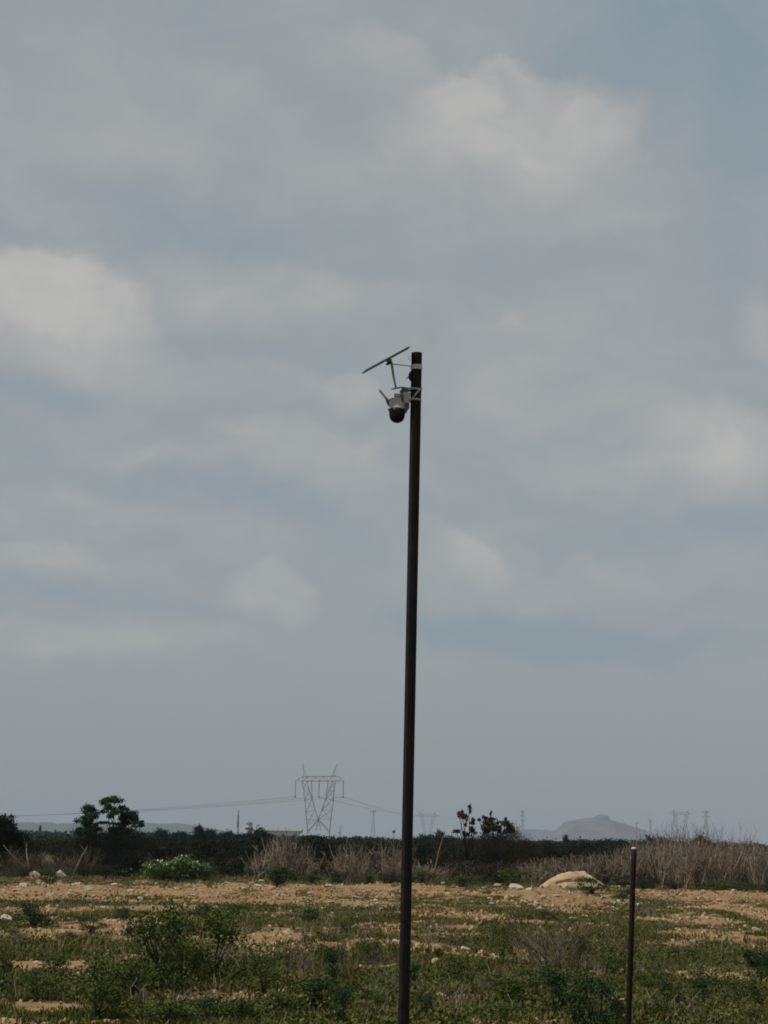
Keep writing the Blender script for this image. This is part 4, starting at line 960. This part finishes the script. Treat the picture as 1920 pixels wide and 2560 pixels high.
# dead stalks standing in the weeds
x, y, r_ = scatter(330, 19, 70, lambda x, y, r: (fbm(x/2.5+19, y/2.5+12, 131, 3) > .46), 5)
mb = MB()
for X_, Y_, Z_ in zip(x, y, gz(x, y)):
    for k in range(random.randint(3, 9)):
        h_ = random.uniform(.10, .30); p = Vector((X_+random.gauss(0, .06), Y_+random.gauss(0, .06), Z_-.01)); q_ = p+Vector((random.gauss(0, h_*.35), random.gauss(0, h_*.3), h_))
        m_ = p.lerp(q_, .55)+Vector((random.gauss(0, .02), 0, .02)); mb.tube([p, m_, q_], [.0045, .0035, .0018], 3, cap=False)
        if random.random() < .5: mb.tube([m_, m_+Vector((random.gauss(0, .07), 0, random.uniform(.03, .12)))], [.003, .0015], 3, cap=False)
tag(mb.build('dead_stalks', MAT['dry']), 'thin pale dead stalks standing among the weeds', 'dry stalks', kind='stuff')
# pebbles and clods
x, y, r_ = scatter(9000, 16, 73, lambda x, y, r: (bare(x, y) > .25) | (r.random(len(x)) < .05), 3)
mb = MB(); OCT = [(1, 0, 0), (0, 1, 0), (-1, 0, 0), (0, -1, 0), (0, 0, 1), (.7, .7, .5)]
for X_, Y_, Z_ in zip(x, y, gz(x, y)):
    s0 = random.uniform(.012, .035)*(1+Y_/70); t = random.random()*6.28; ca, sa = math.cos(t), math.sin(t)
    w1, w2, hh = s0*random.uniform(.8, 1.5), s0*random.uniform(.7, 1.2), s0*random.uniform(.5, 1.1)
    vs = [(X_+ca*w1, Y_+sa*w1, Z_-.01), (X_-sa*w2, Y_+ca*w2, Z_-.01), (X_-ca*w1, Y_-sa*w1, Z_-.01), (X_+sa*w2, Y_-ca*w2, Z_-.01), (X_+ca*w1*.6, Y_+sa*w1*.4, Z_+hh), (X_-ca*w1*.5, Y_-sa*w2*.5, Z_+hh*.9)]
    mb.add(vs, [(0, 1, 4), (1, 5, 4), (1, 2, 5), (2, 3, 5), (3, 4, 5), (3, 0, 4)])
pe = mb.build('pebbles', MAT['stonetan']); tag(pe, 'small tan pebbles and clods strewn over the bare earth', 'pebbles', kind='stuff')

# ------------------------------------------------------------------ ordinal labels
for (what, where), L in REG.items():
    L.sort(key=lambda t: t[0])
    for i, (px, o) in enumerate(L):
        o['label'] = ('only '+what if len(L) == 1 else ORD[i]+' '+what+' from left')+', '+where
for o in PARK:                       # the originals were only patterns for the copies
    for c_ in KIDS.get(o, []): bpy.data.objects.remove(c_)
    bpy.data.objects.remove(o)

# ------------------------------------------------------------------ haze
mb = MB(); mb.box((0, 4440, 44), 11990, 9290, 90.8)
hz = mb.build('haze', MAT['black']); tag(hz, 'pale haze filling the air out to the hills', 'haze', kind='stuff')
hmn = bpy.data.materials.new('pale haze'); hmn.use_nodes = True; t = hmn.node_tree; t.nodes.clear()
pv = t.nodes.new('ShaderNodeVolumePrincipled'); ou = t.nodes.new('ShaderNodeOutputMaterial'); t.links.new(pv.outputs[0], ou.inputs['Volume'])
pv.inputs['Color'].default_value = (.52, .62, .76, 1); pv.inputs['Density'].default_value = .00014; pv.inputs['Anisotropy'].default_value = .0
pv.inputs['Density Attribute'].default_value = ''
hz.data.materials.clear(); hz.data.materials.append(hmn)
